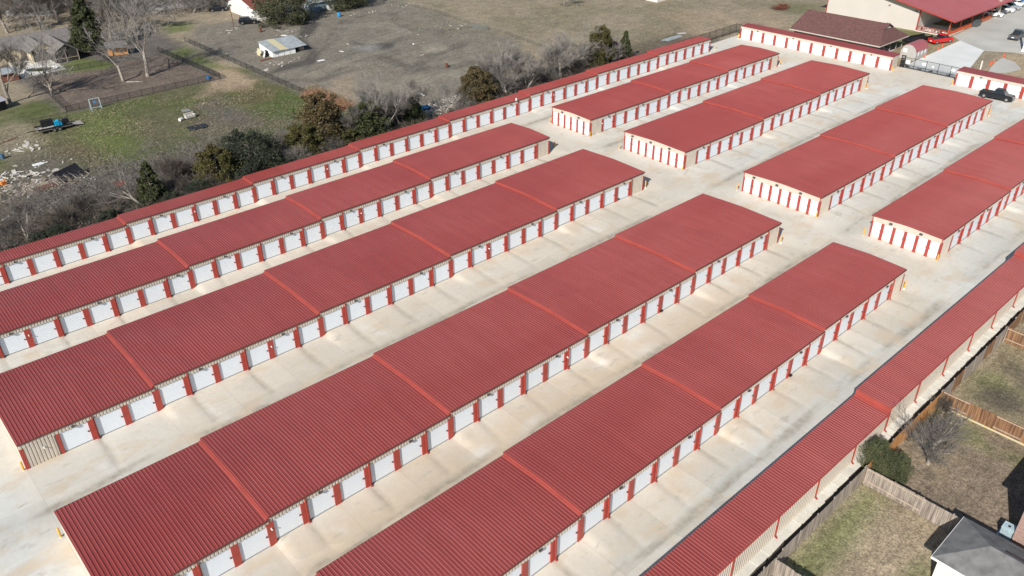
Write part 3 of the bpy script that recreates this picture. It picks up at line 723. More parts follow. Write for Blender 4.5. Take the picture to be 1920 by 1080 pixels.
# right-hand row, seen from its back: a low eave with downspouts towards the fence
def back_row():
    x0, x1 = -24.0, 150.0
    steps = [-24.0, -7.9, 10.9, 47.55, 85.5, 122.0, 150.0]
    t = thing('storage_building', 'long thin storage row at the right with its ribbed back wall to the wood fence', 'storage building', (x0, -45.15, gz(x0)), 0, 'red-roofed self-storage buildings')
    wall = MB(); gut = MB(); Wd = 3.45
    for i in range(len(steps) - 1):
        a, e = steps[i] - x0, steps[i+1] - x0
        z = gz((steps[i] + steps[i+1]) / 2) - gz(x0); zt = z + 2.80
        ro = MB(); P_ = ribs(a - .04, e + .06)
        for (px, pz) in P_: ro.v += [(px, .06, zt + pz), (px, Wd, zt + pz + .22), (px, Wd, zt + .10)]
        for c in range(len(P_) - 1): ro.f += [(c*3, c*3+3, c*3+4, c*3+1), (c*3+1, c*3+4, c*3+5, c*3+2)]
        ro.add([(a - .04, .06, zt - .1), (a - .04, Wd, zt + .1), (a - .04, Wd, zt + .22), (a - .04, .06, zt)], [(0, 1, 2, 3)])
        ro.build('roof', mt_roof, t)
        if i:
            zl = gz((steps[i-1] + steps[i]) / 2) - gz(x0) + 2.80
            fb = MB()
            for yy, h_ in ((.07, 0), (Wd - .01, .22)): fb.v += [(a - .40, yy, zl + h_ + .045), (a - .3, yy, zl + h_ + .09), (a - .062, yy, zl + h_ + .12), (a - .05, yy, zt + h_ - .01)]
            for c in range(3): fb.f.append((c, c + 1, 5 + c, 4 + c))
            fb.build('step_flashing', mt_flash, t)
        siding(wall, a, e, .22, z - .6, zt - .06); wall.box(a + .004, e - .004, .27, Wd - .25, z - .6, zt - .04)
        wall.box(a + .004, e - .004, Wd - .26, Wd - .12, z + 2.3, zt + .05)
        gut.add([(a, -.03, zt - .03), (e, -.03, zt - .03), (e, .055, zt - .012), (a, .055, zt - .012), (a, 0, zt - .15), (e, 0, zt - .15), (e, .1, zt - .15), (a, .1, zt - .15)],
                [(0,1,2,3),(4,7,6,5),(0,4,5,1),(3,2,6,7),(0,3,7,4),(1,5,6,2)])
    # red bar of the top trim over the lane
    gut.box(0, x1 - x0, Wd + .002, Wd + .06, 1.0, 1.001) if False else None
    gut.build('gutter', mt_red, t)
    k = -3
    while 29.65 + k * 6.085 < 148:
        xx = 29.65 + k * 6.085; k += 1
        if xx < 4: continue
        z = gz(xx) - gz(x0)
        s = MB(); s.box(-.055, .055, 0, .10, .2, 2.62); s.obox((0, -.06, .16), (.11, .22, .1), (.6, 0, 0)); s.box(-.08, .08, .0, .12, 1.3, 1.35)
        o = s.build('downspout', mt_red, t); o.location = (xx - x0, .12, z)
    wall.build('wall', mt_beige, t)
back_row()

# bollards
BO = [(-12.41,5.03, 'yellow bollard at the beige end wall near the left edge'), (-12.45,-5.36, 'yellow bollard at the lower left corner of the wide near building'),
      (75.53,25.95, 'yellow bollard at the far corner of the second near building'),
      (73.85,5.06, 'yellow bollard in shade at the far corner of the third near building'), (73.24,-18.29, 'yellow bollard at the far corner of the fourth near building'),
      (73.69,-34.58, 'yellow bollard at the far corner of the building cut off by the bottom edge'),
      (82.93,34.60, 'yellow bollard left of the six end doors next to the thin row'), (82.70,24.63, 'yellow bollard right of the six end doors next to the thin row'),
      (82.29,17.63, 'yellow bollard left of the upper row of eight end doors'), (82.69,4.98, 'yellow bollard right of the upper row of eight end doors'),
      (82.78,-4.99, 'yellow bollard left of the lower row of eight end doors'), (82.90,-17.76, 'yellow bollard right of the lower row of eight end doors'),
      (82.72,-24.79, 'yellow bollard left of the six end doors nearest the right edge'), (82.57,-34.50, 'yellow bollard right of the six end doors nearest the right edge'),
      (142.42,41.76, 'yellow bollard at the far end of the long thin row'), (141.79,24.83, 'yellow bollard at the farthest corner of the block next to the thin row'),
      (140.25,4.59, 'yellow bollard at the far corner of the block second from the thin row'), (141.05,-17.95, 'yellow bollard at the far corner beside the dark pickup'),
      (153.80,6.17, 'yellow bollard by the gate at the end of the sunlit row'), (153.26,-6.19, 'yellow bollard by the short row right of the gate'), (153.57,43.29, 'yellow bollard at the left end of the sunlit end row')]
bm = MB().tube((0, 0, -.3), (0, 0, 1.0), .09, .09, 12); bm.tube((0, 0, 1.0), (0, 0, 1.05), .09, .05, 12, True)
me_bol = bm.mesh('post', mt_yellow); me_bolb = MB().tube((0, 0, -.3), (0, 0, .06), .17, .15, 12, True).mesh('footing', mt_conc3)
for x, y, lb in BO:
    t = thing('bollard', lb, 'bollard', (x, y, gz(x)), 0, 'yellow bollards at the building corners'); put('post', me_bol, t); put('footing', me_bolb, t)
# black bait boxes at the feet of the posts
BB = [(6.33,5.39, 'black bait box at a red post of the wide building reaching the left edge'), (67.71,5.14, 'black bait box near the far end of the third near building'), (48.92,-17.86, 'black bait box at a red post of the fourth near building'),
      (48.99,-34.44, 'black bait box at a red post of the building cut off by the bottom edge'), (-11.75,5.62, 'black bait box against the beige end wall at lower left'), (49.42,16.42, 'black bait box at a post of the second near building'),
      (84.07,25.02, 'black bait box beside the upper far building corner'), (116.63,-17.56, 'black bait box at a post of the far building by the dark pickup')]
me_bb = MB().box(-.18, .18, -.13, .13, 0, .1).prism([(-.13, .1), (.13, .1), (.08, .17), (-.08, .17)], 0, -.17, .17).mesh('bait_box', mt_black)
for x, y, lb in BB: tag(put('bait_box', me_bb, None, (x, y - .1, gz(x) + .07)), lb, 'bait box', 'black bait boxes')
# ================================================================ TREES
def bare_meshes(seed, h, spread=.5, r0=.22, stems=1, lean=(0, 0), levels=4, first=.28, kids=(5, 4, 4, 4), droop=0, twig=.022, fuzz=10):
    rg = random.Random(seed); tr, cr = MB(), MB()
    def rnd(d, a):
        p = d.orthogonal().normalized(); p.rotate(Matrix.Rotation(rg.uniform(0, 6.283), 3, d))
        return (d * math.cos(a) + p * math.sin(a)).normalized()
    def grow(p, d, ln, r, lv):
        n = 4 if lv == 0 else (3 if lv < 3 else 2); pts = [(p, r)]
        q = p.copy(); dd = d.copy(); re = max(twig * .6, r * (.55 if lv == 0 else .4))
        for i in range(n):
            dd = (rnd(dd, rg.uniform(0, .22 if lv else .12)) + Vector((0, 0, .10 * lv * .5 - droop))).normalized()
            q = q + dd * ln / n; pts.append((q.copy(), r + (re - r) * (i + 1) / n))
        mb = tr if lv < 2 else cr; sides = (7, 5, 3, 3, 3)[min(lv, 4)]
        for i in range(n): mb.tube(pts[i][0], pts[i+1][0], pts[i][1], pts[i+1][1], sides)
        if lv >= levels - 1:
            for _ in range(fuzz * (2 if lv == levels else 1)):
                f = rg.uniform(.1, 1) * n; i = min(n - 1, int(f)); b_ = pts[i][0].lerp(pts[i+1][0], f - i)
                u = (rnd((pts[i+1][0] - pts[i][0]).normalized(), rg.uniform(.3, 1.1)) + Vector((0, 0, .15))) * rg.uniform(.35, .95)
                s_ = u.orthogonal().normalized() * twig * .5; s_.rotate(Matrix.Rotation(rg.uniform(0, 6.28), 3, u)); cr.add([b_ - s_, b_ + s_, b_ + u], [(0, 1, 2)])
        if lv >= levels: return
        k = kids[lv] + rg.randint(-1, 1)
        for j in range(k):
            f = rg.uniform(first if lv == 0 else .25, 1.0) if j else 1.0
            x = f * n; i = min(n - 1, int(x)); b_ = pts[i][0].lerp(pts[i+1][0], x - i)
            dd_ = (pts[i+1][0] - pts[i][0]).normalized()
            nd = rnd(dd_, rg.uniform(.45, 1.0) * (.55 + spread * .75) * (1.0 if f < .9 else .5))
            nd = (nd + Vector((0, 0, .16 if lv else .05))).normalized()
            grow(b_, nd, ln * rg.uniform(.50, .76) * (1 if lv else (.95 + spread * .45)), max(twig, pts[i][1] * rg.uniform(.4, .6)), lv + 1)
    for s in range(stems):
        a = 6.283 * s / stems + rg.random(); k = .0 if stems == 1 else .35
        d0 = Vector((math.cos(a) * k + lean[0], math.sin(a) * k + lean[1], 1)).normalized()
        grow(Vector((math.cos(a) * .15 * (stems > 1), math.sin(a) * .15 * (stems > 1), -.2)), d0, h * (.52 if stems == 1 else .45), r0 * (1 if stems == 1 else .6), 0)
    zs = max(v[2] for v in cr.v); k = h / zs
    for mb in (tr, cr): mb.v = [(v[0]*k, v[1]*k, v[2]*k) for v in mb.v]
    return tr, cr
def ever_meshes(seed, prof, n=5200, leaf=.30, clumps=150, ragged=.18, squash=1):
    # unit tree: height 1, radius scale 1 = profile(z); leaf given for a 10 m tree
    rg = random.Random(seed); cr = MB(); leaf /= 10
    cl = []
    for _ in range(clumps):
        z = rg.uniform(.04, 1.0); r = prof(z); a = rg.uniform(0, 6.283)
        rr = r * math.sqrt(rg.uniform(.30, 1)) * (1 + rg.uniform(-ragged, ragged))
        cl.append((math.cos(a) * rr, math.sin(a) * rr, z + rg.uniform(-.02, .02), max(.022, r * rg.uniform(.16, .34))))
    for _ in range(n):
        c = rg.choice(cl); u = Vector((rg.gauss(0, 1), rg.gauss(0, 1), rg.gauss(0, .8)))
        u = u.normalized() * (c[3] * rg.uniform(.5, 1.12)); p = Vector(c[:3]) + u
        if p.z < .02: p.z = .02 + rg.random() * .03
        a = Vector((rg.gauss(0, 1), rg.gauss(0, 1), rg.gauss(0, 1) + .5)).normalized(); b_ = a.orthogonal().normalized()
        b_.rotate(Matrix.Rotation(rg.uniform(0, 6.28), 3, a)); c_ = a.cross(b_); s = leaf * rg.uniform(.5, 1.25)
        cr.add([p + b_ * s, p - b_ * s * .6 + c_ * s * .6, p - b_ * s * .5 - c_ * s * .6], [(0, 1, 2)])
    tr = MB(); tr.tube((0, 0, -.03), (0, 0, .5), .028, .016, 7); tr.tube((0, 0, .5), (0, 0, .93), .016, .004, 5)
    for i in range(14):
        z = rg.uniform(.08, .85); a = rg.uniform(0, 6.28); r = prof(z) * .85
        tr.tube((0, 0, z), (math.cos(a) * r, math.sin(a) * r, z + .05), .008, .002, 4)
    return tr, cr
cone = lambda z: .30 * (1 - z) ** .75 + .015 if z > .12 else .27 * (z / .12) ** .5
fat = lambda z: .36 * math.sqrt(max(0, 1 - ((z - .42) / .60) ** 2)) + .02
dome = lambda z: .62 * math.sqrt(max(0, 1 - ((z - .45) / .57) ** 2)) + .02
PROTO = {}
def proto(kind, mt_t, mt_c):
    key = (kind, mt_t.name, mt_c.name)
    if key in PROTO: return PROTO[key]
    k, i = kind[:-1], int(kind[-1])
    if k == 'tall': t, c = bare_meshes(10 + i, 10, .5, .26, 1, (.04, .05), 4, .3)
    elif k == 'wide': t, c = bare_meshes(20 + i, 10, .9, .30, 1, (-.05, .05), 4, .25, (7, 5, 4, 4), fuzz=6)
    elif k == 'lean': t, c = bare_meshes(30 + i, 10, .6, .34, 1, (-.34, .22), 4, .62, (4, 4, 4, 3), fuzz=5)
    elif k == 'multi': t, c = bare_meshes(40 + i, 10, .5, .30, 4, (0, 0), 4, .5, (3, 3, 4, 3), fuzz=6)
    elif k == 'scrub': t, c = bare_meshes(50 + i, 10, .8, .16, 6, (0, 0), 3, .15, (5, 6, 6, 0), twig=.035, fuzz=5)
    elif k == 'young': t, c = bare_meshes(60 + i, 10, .6, .14, 3, (0, 0), 3, .1, (9, 6, 4, 0), twig=.022, fuzz=3)
    elif k == 'vase': t, c = bare_meshes(65 + i, 10, .45, .24, 1, (.05, 0), 3, .32, (11, 7, 6, 0), twig=.026, fuzz=4)
    elif k == 'cone': t, c = ever_meshes(70 + i, cone, 15000, .21, 260)
    elif k == 'fat': t, c = ever_meshes(80 + i, fat, 17000, .23, 150, .42)
    else: t, c = ever_meshes(90 + i, dome, 21000, .24, 190, .36)
    q = np.array(c.v); wd = (np.percentile(q[:, 0], 98) - np.percentile(q[:, 0], 2) + np.percentile(q[:, 1], 98) - np.percentile(q[:, 1], 2)) / 2
    PROTO[key] = (t.mesh('trunk', mt_t), c.mesh('crown', mt_c), wd); return PROTO[key]
def tree(kind, x, y, h, w, label, group=None, mt_t=None, mt_c=None, name='bare_tree', cat='tree', rz=None, tilt=(0, 0)):
    ev = kind[:-1] in ('cone', 'fat', 'dome')
    mt_t = mt_t or (mt_bark); mt_c = mt_c or (mt_ced2 if ev else mt_twig)
    a, b_, wd = proto(kind, mt_t, mt_c)
    t = thing(name, label, cat, (x, y, gz(x) - .05), 0, group)
    rz = random.Random(int(x * 37 + y * 91)).uniform(0, 6.28) if rz is None else rz
    sz = h if ev else h / 10; sx = (w / (.60 if kind[:-1] == 'cone' else (.72 if kind[:-1] == 'fat' else 1.24))) if ev else w / wd
    for nm, me in (('trunk', a), ('crown', b_)): put(nm, me, t, (0, 0, 0), (tilt[0], tilt[1], rz), (sx, sx, sz))
    return t

ev = 'evergreen_tree'
tree('cone1', 40.01,143.60, 12.58, 8.24, 'tall conical green cedar rising behind the grey-roofed house', name=ev, mt_c=mt_ced2)
tree('wide1', 41.93,114.87, 18.22, 15, 'huge spreading leafless tree with pale limbs in the fenced leaf-strewn yard', mt_t=mt_barkp, mt_c=mt_twigp)
tree('wide2', 23.25,116.29, 17.89, 12, 'tall leafless tree standing before the pool of the grey-roofed house', mt_t=mt_bark, mt_c=mt_twigp)
tree('tall1', 15.57,116.70, 13.76, 10, 'bare leaning tree at the left edge beside the dark shed corner', mt_t=mt_bark, mt_c=mt_twig)
tree('multi1', 73.57,163.66, 7.49, 12, 'low multi-stemmed bare tree near the top edge left of the parked dark cars', mt_t=mt_bark, mt_c=mt_twig)
tree('dome1', 85.74,135.78, 7.43, 13.16, 'broad olive-green tree in front of the white house with red roof', name=ev, mt_c=mt_liveoak)
tree('dome2', 106.06,140.35, 7, 13.32, 'broad dark green tree at the top edge beyond the blue-grey shed', name=ev, mt_c=mt_liveoak)
tree('dome1', 82.94,168.49, 5, 5, 'small round evergreen left of the white house at the top edge', name=ev, mt_c=mt_ced2)
tree('dome2', 51.41,207.66, 4, 7, 'low evergreen at the top edge above the grey-roofed house', name=ev, mt_c=mt_ced)
tree('multi2', 148.33,94.92, 6.5, 6, 'lone bare tree on the dry meadow at the top edge', mt_t=mt_bark, mt_c=mt_twigp)
tree('vase1', 46.64,-49.63, 6.9, 4.9, 'small leafless garden tree on the brown lawn right of the thin row', mt_t=mt_barkp, mt_c=mt_twig)
tree('scrub1', 54.55,-47.34, 2.0, 1.7, 'small leafless sapling inside the ring of edging stones', mt_t=mt_bark, mt_c=mt_twigd)
tree('dome1', 42.34,-46.75, 3.4, 2.14, 'round green shrub overhanging the wood fence beside the drain strip', name='garden_shrub', cat='shrub', mt_c=mt_shrub)
tree('dome2', 42.53,-48.34, 2.9, 2.04, 'darker green shrub right of the round shrub at the wood fence corner', name='garden_shrub', cat='shrub', mt_c=mt_shrub)
# broken stump beside the big tree
t = thing('broken_tree', 'pale broken tree stump with one bare side limb in the leaf-strewn yard', 'tree stump', (36.84,114.82, gz(37)))
MB().tube((0, 0, -.2), (-.3, .2, 3.4), .34, .26, 8, True).build('trunk', mt_barkp, t)
MB().tube((-.3, .2, 3.0), (-1.6, 1.5, 5.5), .15, .08, 6).tube((-1.6, 1.5, 5.5), (-2.2, 1.2, 7.4), .08, .04, 5).tube((-1.6, 1.5, 5.5), (-3.2, 2.0, 6.6), .07, .03, 5).build('limb', mt_barkp, t)
t = tag(MB().tube((0, 0, .12), (1.6, -1.0, .1), .14, .11, 7, True).tube((1.6, -1.0, .1), (2.6, -2.2, .1), .1, .05, 6, True).build('fallen_log', mt_barkp), 'pale fallen log lying from the stump towards the black fence', 'log'); t.location = (36.97,113.67, gz(37))

# background trees behind the grey-roofed house
bg = [(15, 62), (48, 40), (75, 55), (30, 20), (112, 42), (135, 25), (60, 8), (150, 8), (205, 30), (225, 12), (0, 40), (90, 15), (240, 60), (205, 72), (255, 30)]
BGP = [30.74,177.38, 37.31,186.24, 37.78,175.40, 39.05,201.66, 43.84,179.44, 48.57,184.59, 44.26,205.45, 53.62,193.71, 54.96,174.49, 60.72,182.54, 32.60,191.15, 45.87,196.31, 52.60,154.75, 47.26,151.59, 60.08,169.14, 40.70,215.99, 59.38,193.35, 69.18,179.21, 78.33,186.22, 55.96,215.20, 48.45,228.60]
for i, (x, y) in enumerate(pairs(BGP)):
    tree(('tall2', 'wide3', 'tall3', 'scrub1')[i % 4], x, y, (9, 10, 8, 6)[i % 4] + (i * 37 % 5) * .6, 11 + (i * 13 % 4), 'tangled leafless grey tree in the thicket behind the grey-roofed house', 'leafless trees behind the grey-roofed house',
         mt_c=(mt_twig, mt_twigd, mt_twigp)[i % 3])

# the tree line behind the long thin row
tree('tall1', 0.64,49.10, 9.46, 5.5, 'bare tree with forked pale trunk near the left end of the tree line', mt_t=mt_barkp)
tree('multi1', -2.22,49.86, 6.06, 4.5, 'small forked bare tree at the left edge behind the thin row', mt_t=mt_barkp)
tree('lean1', 16.53,49.63, 9.08, 4.8, 'thin pale bare tree leaning left beside the first dark green cedar', mt_t=mt_barkp, rz=.3)
tree('tall3', 57.17,48.53, 13.22, 7.0, 'large pale trunked bare tree leaning left over the mud lot', mt_t=mt_barkp, mt_c=mt_twigp, rz=.001, tilt=(-.17, -.22))
tree('tall4', 61.36,49.34, 10.38, 5.0, 'second pale bare tree leaning left, right of the largest leaning one', mt_t=mt_barkp, rz=.001, tilt=(-.20, -.26))
tree('tall2', 66.28,53.50, 7.75, 6, 'bare tree with crooked white trunk in front of a green cedar', mt_t=mt_barkp)
tree('multi2', 71.61,50.56, 8.18, 5, 'cluster of thin straight bare stems above the scrap heap', mt_t=mt_barkp, mt_c=mt_twigp)
tree('tall3', 50.18,50.68, 7.94, 5.5, 'slender bare tree between the bronze cedar and the dark green one', mt_t=mt_barkp)
tree('tall4', 86.59,49.90, 11.10, 7, 'bare tree with curved pale trunk right of the bronze-topped cedar', mt_t=mt_barkp, rz=.001, tilt=(-.14, -.18))
tree('multi3', 90.96,50.05, 10.24, 11, 'bare wide-crowned tree with twin trunks half way along the tree line', mt_t=mt_barkp, mt_c=mt_twigp)
tree('tall1', 93.50,50.28, 7.68, 7, 'bare tree with short pale trunk right of the twin-trunked one', mt_t=mt_barkp, rz=2)
tree('wide3', 101.90,50.57, 11.50, 12, 'largest leafless tree of the far half of the tree line', mt_t=mt_barkp, mt_c=mt_twigp)
tree('tall2', 116.59,50.47, 6.75, 7, 'slim bare tree between the olive cedar and the dark narrow one', mt_t=mt_barkp, rz=1)
ce = 'cedar_tree'
tree('cone2', 17.48,49.67, 7.12, 4.80, 'dark green cedar standing alone near the left end of the tree line', name=ce, mt_c=mt_ced2)
tree('fat1', 27.67,49.99, 6.54, 5.37, 'olive cedar left of the widest dark cedar', name=ce, mt_c=mt_ced)
tree('dome2', 33.29,50.60, 7.02, 7.95, 'widest dark green cedar of the tree line', name=ce, mt_c=mt_ced3)
tree('fat2', 42.71,50.31, 5.81, 5.75, 'low olive cedar below the bronze-brown one', name=ce, mt_c=mt_ced)
tree('fat1', 47.33,52.82, 9.00, 7.55, 'tall bronze-brown cedar at the edge of the green field', name=ce, mt_c=mt_cedb)
tree('fat2', 48.76,50.09, 3.91, 5.00, 'low dark cedar in the shade right of the bronze-brown one', name=ce, mt_c=mt_ced)
tree('fat1', 54.79,50.19, 6.58, 6.77, 'deep green cedar left of the large leaning trunk', name=ce, mt_c=mt_ced2)
tree('cone2', 64.84,51.08, 4.99, 5.35, 'green cedar behind the crooked white trunk', name=ce, mt_c=mt_ced2)
tree('cone1', 62.06,51.59, 4.10, 3.41, 'small dark cedar behind the second leaning trunk', name=ce, mt_c=mt_ced)
tree('fat2', 79.10,50.47, 7.28, 5.23, 'bronze-topped cedar midway along the tree line', name=ce, mt_c=mt_cedb)
tree('fat1', 112.09,49.59, 9.03, 4.95, 'olive cedar with a bright top behind the thin row', name=ce, mt_c=mt_ced)
tree('cone1', 119.94,49.31, 6.79, 3.69, 'narrow dark cedar farthest along the tree line', name=ce, mt_c=mt_ced2)
CLEAR = [p[0] for p in pairs([0.64,49.10, 16.53,49.63, 57.17,48.53, 61.36,49.34, 66.28,53.50, 71.61,50.56, 50.18,50.68, 86.59,49.90, 90.96,50.05, 101.90,50.57, 116.59,50.47])]
rg = random.Random(11)
x = -6.0
while x < 121:
    y = rg.uniform(47.2, 52.5 if x > 58 else 58); big = rg.random() < .4
    if not (64 < x < 73 and y > 49) and min(abs(x - q_) for q_ in CLEAR) > 1.9:
        tree('scrub%d' % rg.randint(1, 3), x, y, rg.uniform(2.4, 4.2) if not big else rg.uniform(4, 5.6), rg.uniform(2.8, 4.4), 'low leafless grey-brown scrub tree in the tangle behind the thin row', 'scrub trees behind the thin storage row',
             name='scrub_tree', mt_c=(mt_twig, mt_twigd, mt_twigd)[rg.randint(0, 2)])
    x += rg.uniform(1.3, 2.6) if x < 62 else rg.uniform(2.0, 3.8)
rg = random.Random(33)
for i in range(20):
    x = (48 if i < 7 else 84) + rg.uniform(0, 16 if i < 7 else 34)
    tree(('tall2', 'multi3', 'tall4', 'tall1')[i % 4], x, rg.uniform(48.5, 55), rg.uniform(6, 9.5), rg.uniform(5, 7.5), 'slender leafless tree standing among the scrub of the tree line', 'slender bare trees of the tree line', mt_t=mt_bark, mt_c=(mt_twig, mt_twigp)[i % 2])
rg = random.Random(21)
for i in range(19):
    x = -8 + i * 3.1 + rg.uniform(-1, 1)
    tree(('fat1', 'dome2', 'fat2')[i % 3], x, rg.uniform(46.9, 51), rg.uniform(1.8, 3.0), rg.uniform(2.4, 4), 'low dark evergreen bush in the shaded tangle behind the thin row', 'dark bushes behind the thin storage row', name='evergreen_bush', cat='bush', mt_c=mt_ced3)
# tangled ground cover, nobody could count it
def tangle(name, n, area, hmax, mat, label, seed, sz=(.5, 1.4), w_=.02, dens=None):
    rg = random.Random(seed); mb = MB(); k = 0
    while k < n:
        x, y = area(rg)
        if dens and rg.random() > dens(x, y): continue
        k += 1
        z = gz(x) + hmax * rg.random() ** 1.8
        d_ = Vector((rg.gauss(0, 1), rg.gauss(0, 1), rg.gauss(0, .8) + .5)).normalized() * rg.uniform(*sz)
        s = d_.orthogonal().normalized() * w_ * rg.uniform(.6, 1.6); p = Vector((x, y, z))
        mb.add([p - s, p + s, p + d_ + s * .3], [(0, 1, 2)])
    return tag(mb.build(name, mat), label, None, kind='stuff')
tangle('undergrowth', 60000, lambda r: (r.uniform(-14, 124), 46.2 + abs(r.gauss(0, 1)) * 4.6), 2.0, mt_twigd, 'tangled leafless undergrowth along the back of the thin storage row', 3, dens=lambda x, y: .35 + .65 * (x < 62) - .25 * (66 < x < 74))
tangle('thicket', 26000, lambda r: (r.gauss(20, 16), 57 + abs(r.gauss(0, 1)) * 7), 1.4, mt_twig, 'grey brushwood at the lower edge of the green field', 5, dens=lambda x, y: 1.0 if -12 < x < 60 else 0)
tangle('brushwood', 46000, lambda r: (lambda a, b_: (a * .93 + b_ * .35 + 8, b_))(r.uniform(-20, 55), r.uniform(160, 235)), 4.5, mt_twig, 'grey leafless brushwood filling the thicket behind the grey-roofed house', 15, (.7, 1.8), .05, dens=lambda x, y: float(vnoise(x, y, 11.0)) ** 1.5)
tangle('dead_grass', 30000, lambda r: (r.uniform(60, 64), r.uniform(58, 84)) if r.random() < .25 else ((r.uniform(105, 175), r.uniform(49, 120)) if r.random() < .6 else (r.uniform(0, 58), r.uniform(66, 101))), .35, mt_grass_t, 'dry straw-coloured weeds scattered over the fields', 6, (.25, .6), .03, lambda x, y: float(vnoise(x, y, 5.0)) ** 2)
tangle('reeds', 5000, lambda r: (60.5 + r.gauss(0, 1.0), r.uniform(66, 80)), 1.0, M('rust_reeds', (.30, .17, .10), .9, .3), 'rust-coloured dead reeds along the edge of the mud lot', 8, (.6, 1.3), .03)

# ================================================================ FENCES
def wire_fence(label, pts, h, step, mat=None, group=None, post=mt_black, cat='fence', r=.04, midrail=False):
    pts = pairs(pts); mat = mat or mt_wire2; x0, y0 = pts[0]
    t = thing('wire_fence', label, cat, (x0, y0, gz(x0)), 0, group)
    me_p = MB().tube((0, 0, -.3), (0, 0, h + .04), r, r, 6, True).mesh('post', post)
    for (ax, ay), (bx, by) in zip(pts[:-1], pts[1:]):
        ln = math.hypot(bx - ax, by - ay); n = max(1, round(ln / step))
        for i in range(n + (1 if (bx, by) == pts[-1] else 0)):
            f = i / n; px, py = ax + (bx - ax) * f, ay + (by - ay) * f; put('post', me_p, t, (px - x0, py - y0, gz(px) - gz(x0)))
        A, B = Vector((ax, ay, gz(ax))), Vector((bx, by, gz(bx)))
        up_ = Vector((0, 0, 1)); MB().quad(A + up_ * .05, B + up_ * .05, B + up_ * h, A + up_ * h).build('wire_mesh', mat, t, True)
        MB().tube(A + up_ * h, B + up_ * h, r * .7, r * .7, 5).build('rail', post, t, True)
        if midrail: MB().tube(A + up_ * .12, B + up_ * .12, r * .6, r * .6, 5).build('rail', post, t, True)
wire_fence('black wire fence along the near side of the leaf-strewn yard', [(21.9, 103.0), (52.2, 101.8)], 1.25, 2.4)
wire_fence('black wire fence on the left side of the leaf-strewn yard', [(21.9, 103.3), (23.5, 130.8)], 1.25, 2.6)
wire_fence('dark wire fence between the lawn by the pool and the leaf-strewn yard', [(23.6, 130.9), (39.9, 129.6)], 1.25, 2.4)
wire_fence('dark wire fence running away from the corner with the blue tub', [(52.3, 102.1), (51.2, 132)], 1.25, 2.6, mt_wire)
wire_fence('wire fence along the left edge of the mud lot', [(59.6, 79), (59.5, 101.4), (59.4, 136.2)], 1.2, 2.8)
wire_fence('dark wire fence below the conical cedar', [(40.0, 129.9), (40, 143.6)], 1.25, 2.6, mt_wire)
wire_fence('tall black chain-link fence behind the far end of the thin row', [(121.5, 46.6), (146.7, 46.7), (157.6, 46.7), (157.6, 43.6)], 2.1, 3.0, mt_wire, r=.05)
wire_fence('sagging wire fence between mud lot and dry meadow', [119.46,126.23, 119.94,116.76, 117.17,93.04, 117.81,85.81, 115.36,67.64], 1.2, 4.5, veil('thin_wire', (.12, .11, .10), .18), post=mt_bark)

def wood_fence(label, p0, p1, h, mat, rails=0, seed=1, side=1, trim=None, group='wooden fences of the back gardens', bays=(0, 99), tops=True):
    rg = random.Random(seed); A = Vector((p0[0], p0[1], 0)); B = Vector((p1[0], p1[1], 0)); D = B - A; ln = D.length; D.normalize(); N = Vector((-D.y, D.x, 0)) * side
    t = thing('wood_fence', label, 'fence', (p0[0], p0[1], gz(p0[0])), 0, group)
    nb = max(1, round(ln / 2.44)); bl = ln / nb
    for i in range(nb):
        mb = MB(); s = i * bl; w = .14
        lean = rg.uniform(-.03, .03); dh = rg.uniform(-.04, .04); o = rg.uniform(-.03, .03)
        while s < (i + 1) * bl - .05:
            p = A + D * (s + w/2) + N * (rg.uniform(-.008, .008) + o); z = gz(p.x)
            q = .0 if rg.random() > .06 else -.06
            a = math.atan2(D.y, D.x)
            mb.obox((p.x + N.x * lean, p.y + N.y * lean, z + (h + dh + q) / 2), (w - .012, .02, h + dh + q + rg.uniform(-.015, .015)), (lean * .5, 0, a)); s += w
        mb.build('panel', mat if not isinstance(mat, tuple) else mat[i % len(mat)], t, True)
        if rails and bays[0] <= i < bays[1] and rg.random() < rails:
            for zz in (.45, h - .12):
                P_, Q = A + D * i * bl + N * .05, A + D * (i + 1) * bl + N * .05
                m_ = (P_ + Q) / 2; MB().obox((m_.x, m_.y, gz(m_.x) + zz), (bl, .05, .10), (0, 0, math.atan2(D.y, D.x))).build('rail', mt_rail, t, True)
    for i in range(nb + 1):
        p = A + D * i * bl - N * .06; MB().obox((p.x, p.y, gz(p.x) + h/2), (.09, .09, h + .1), (0, 0, math.atan2(D.y, D.x))).build('post', mt_woodg, t, True)
    if trim:
        m_ = (A + B) / 2 + N * .06; MB().obox((m_.x, m_.y, gz(m_.x) + .08), (ln, .04, .18), (0, 0, math.atan2(D.y, D.x))).build('kickboard', trim, t, True)
FY = -46.75
wood_fence('weathered grey-brown wood fence below the concrete strip at the bottom edge', (20, FY), (40.3, FY), 1.8, (mt_woodg, mt_woodg, mt_woodg), 0, 2, -1)
wood_fence('bright orange-brown wood fence beside the small leafless garden tree', (40.5, FY), (55.2, FY), 1.8, mt_woodo, 0, 3, -1)
wood_fence('faded brown wood fence beyond the stone ring, below the drain strip', (55.4, FY), (70.6, FY), 1.8, (mt_woodg, mt_wood, mt_woodg), 0, 4, -1)
wood_fence('farthest wood fence at the right edge with dark brown boards', (70.8, FY), (96, FY), 1.8, mt_wood, 0, 5, -1)
wood_fence('grey wood fence with pale rails between the two nearest gardens', (40.4, FY - .1), (40.4, -66), 1.8, (mt_woodg,), .5, 6, -1)
wood_fence('dark brown wood fence with yellow base boards at the right edge', (55.3, FY - .1), (55.3, -66), 1.8, (mt_wood,), .5, 7, -1, mt_yel2)
wood_fence('short greyish wood fence at the right edge past the second garden', (70.7, FY - .1), (70.7, -60), 1.8, (mt_wood, mt_woodg), .6, 8, -1)
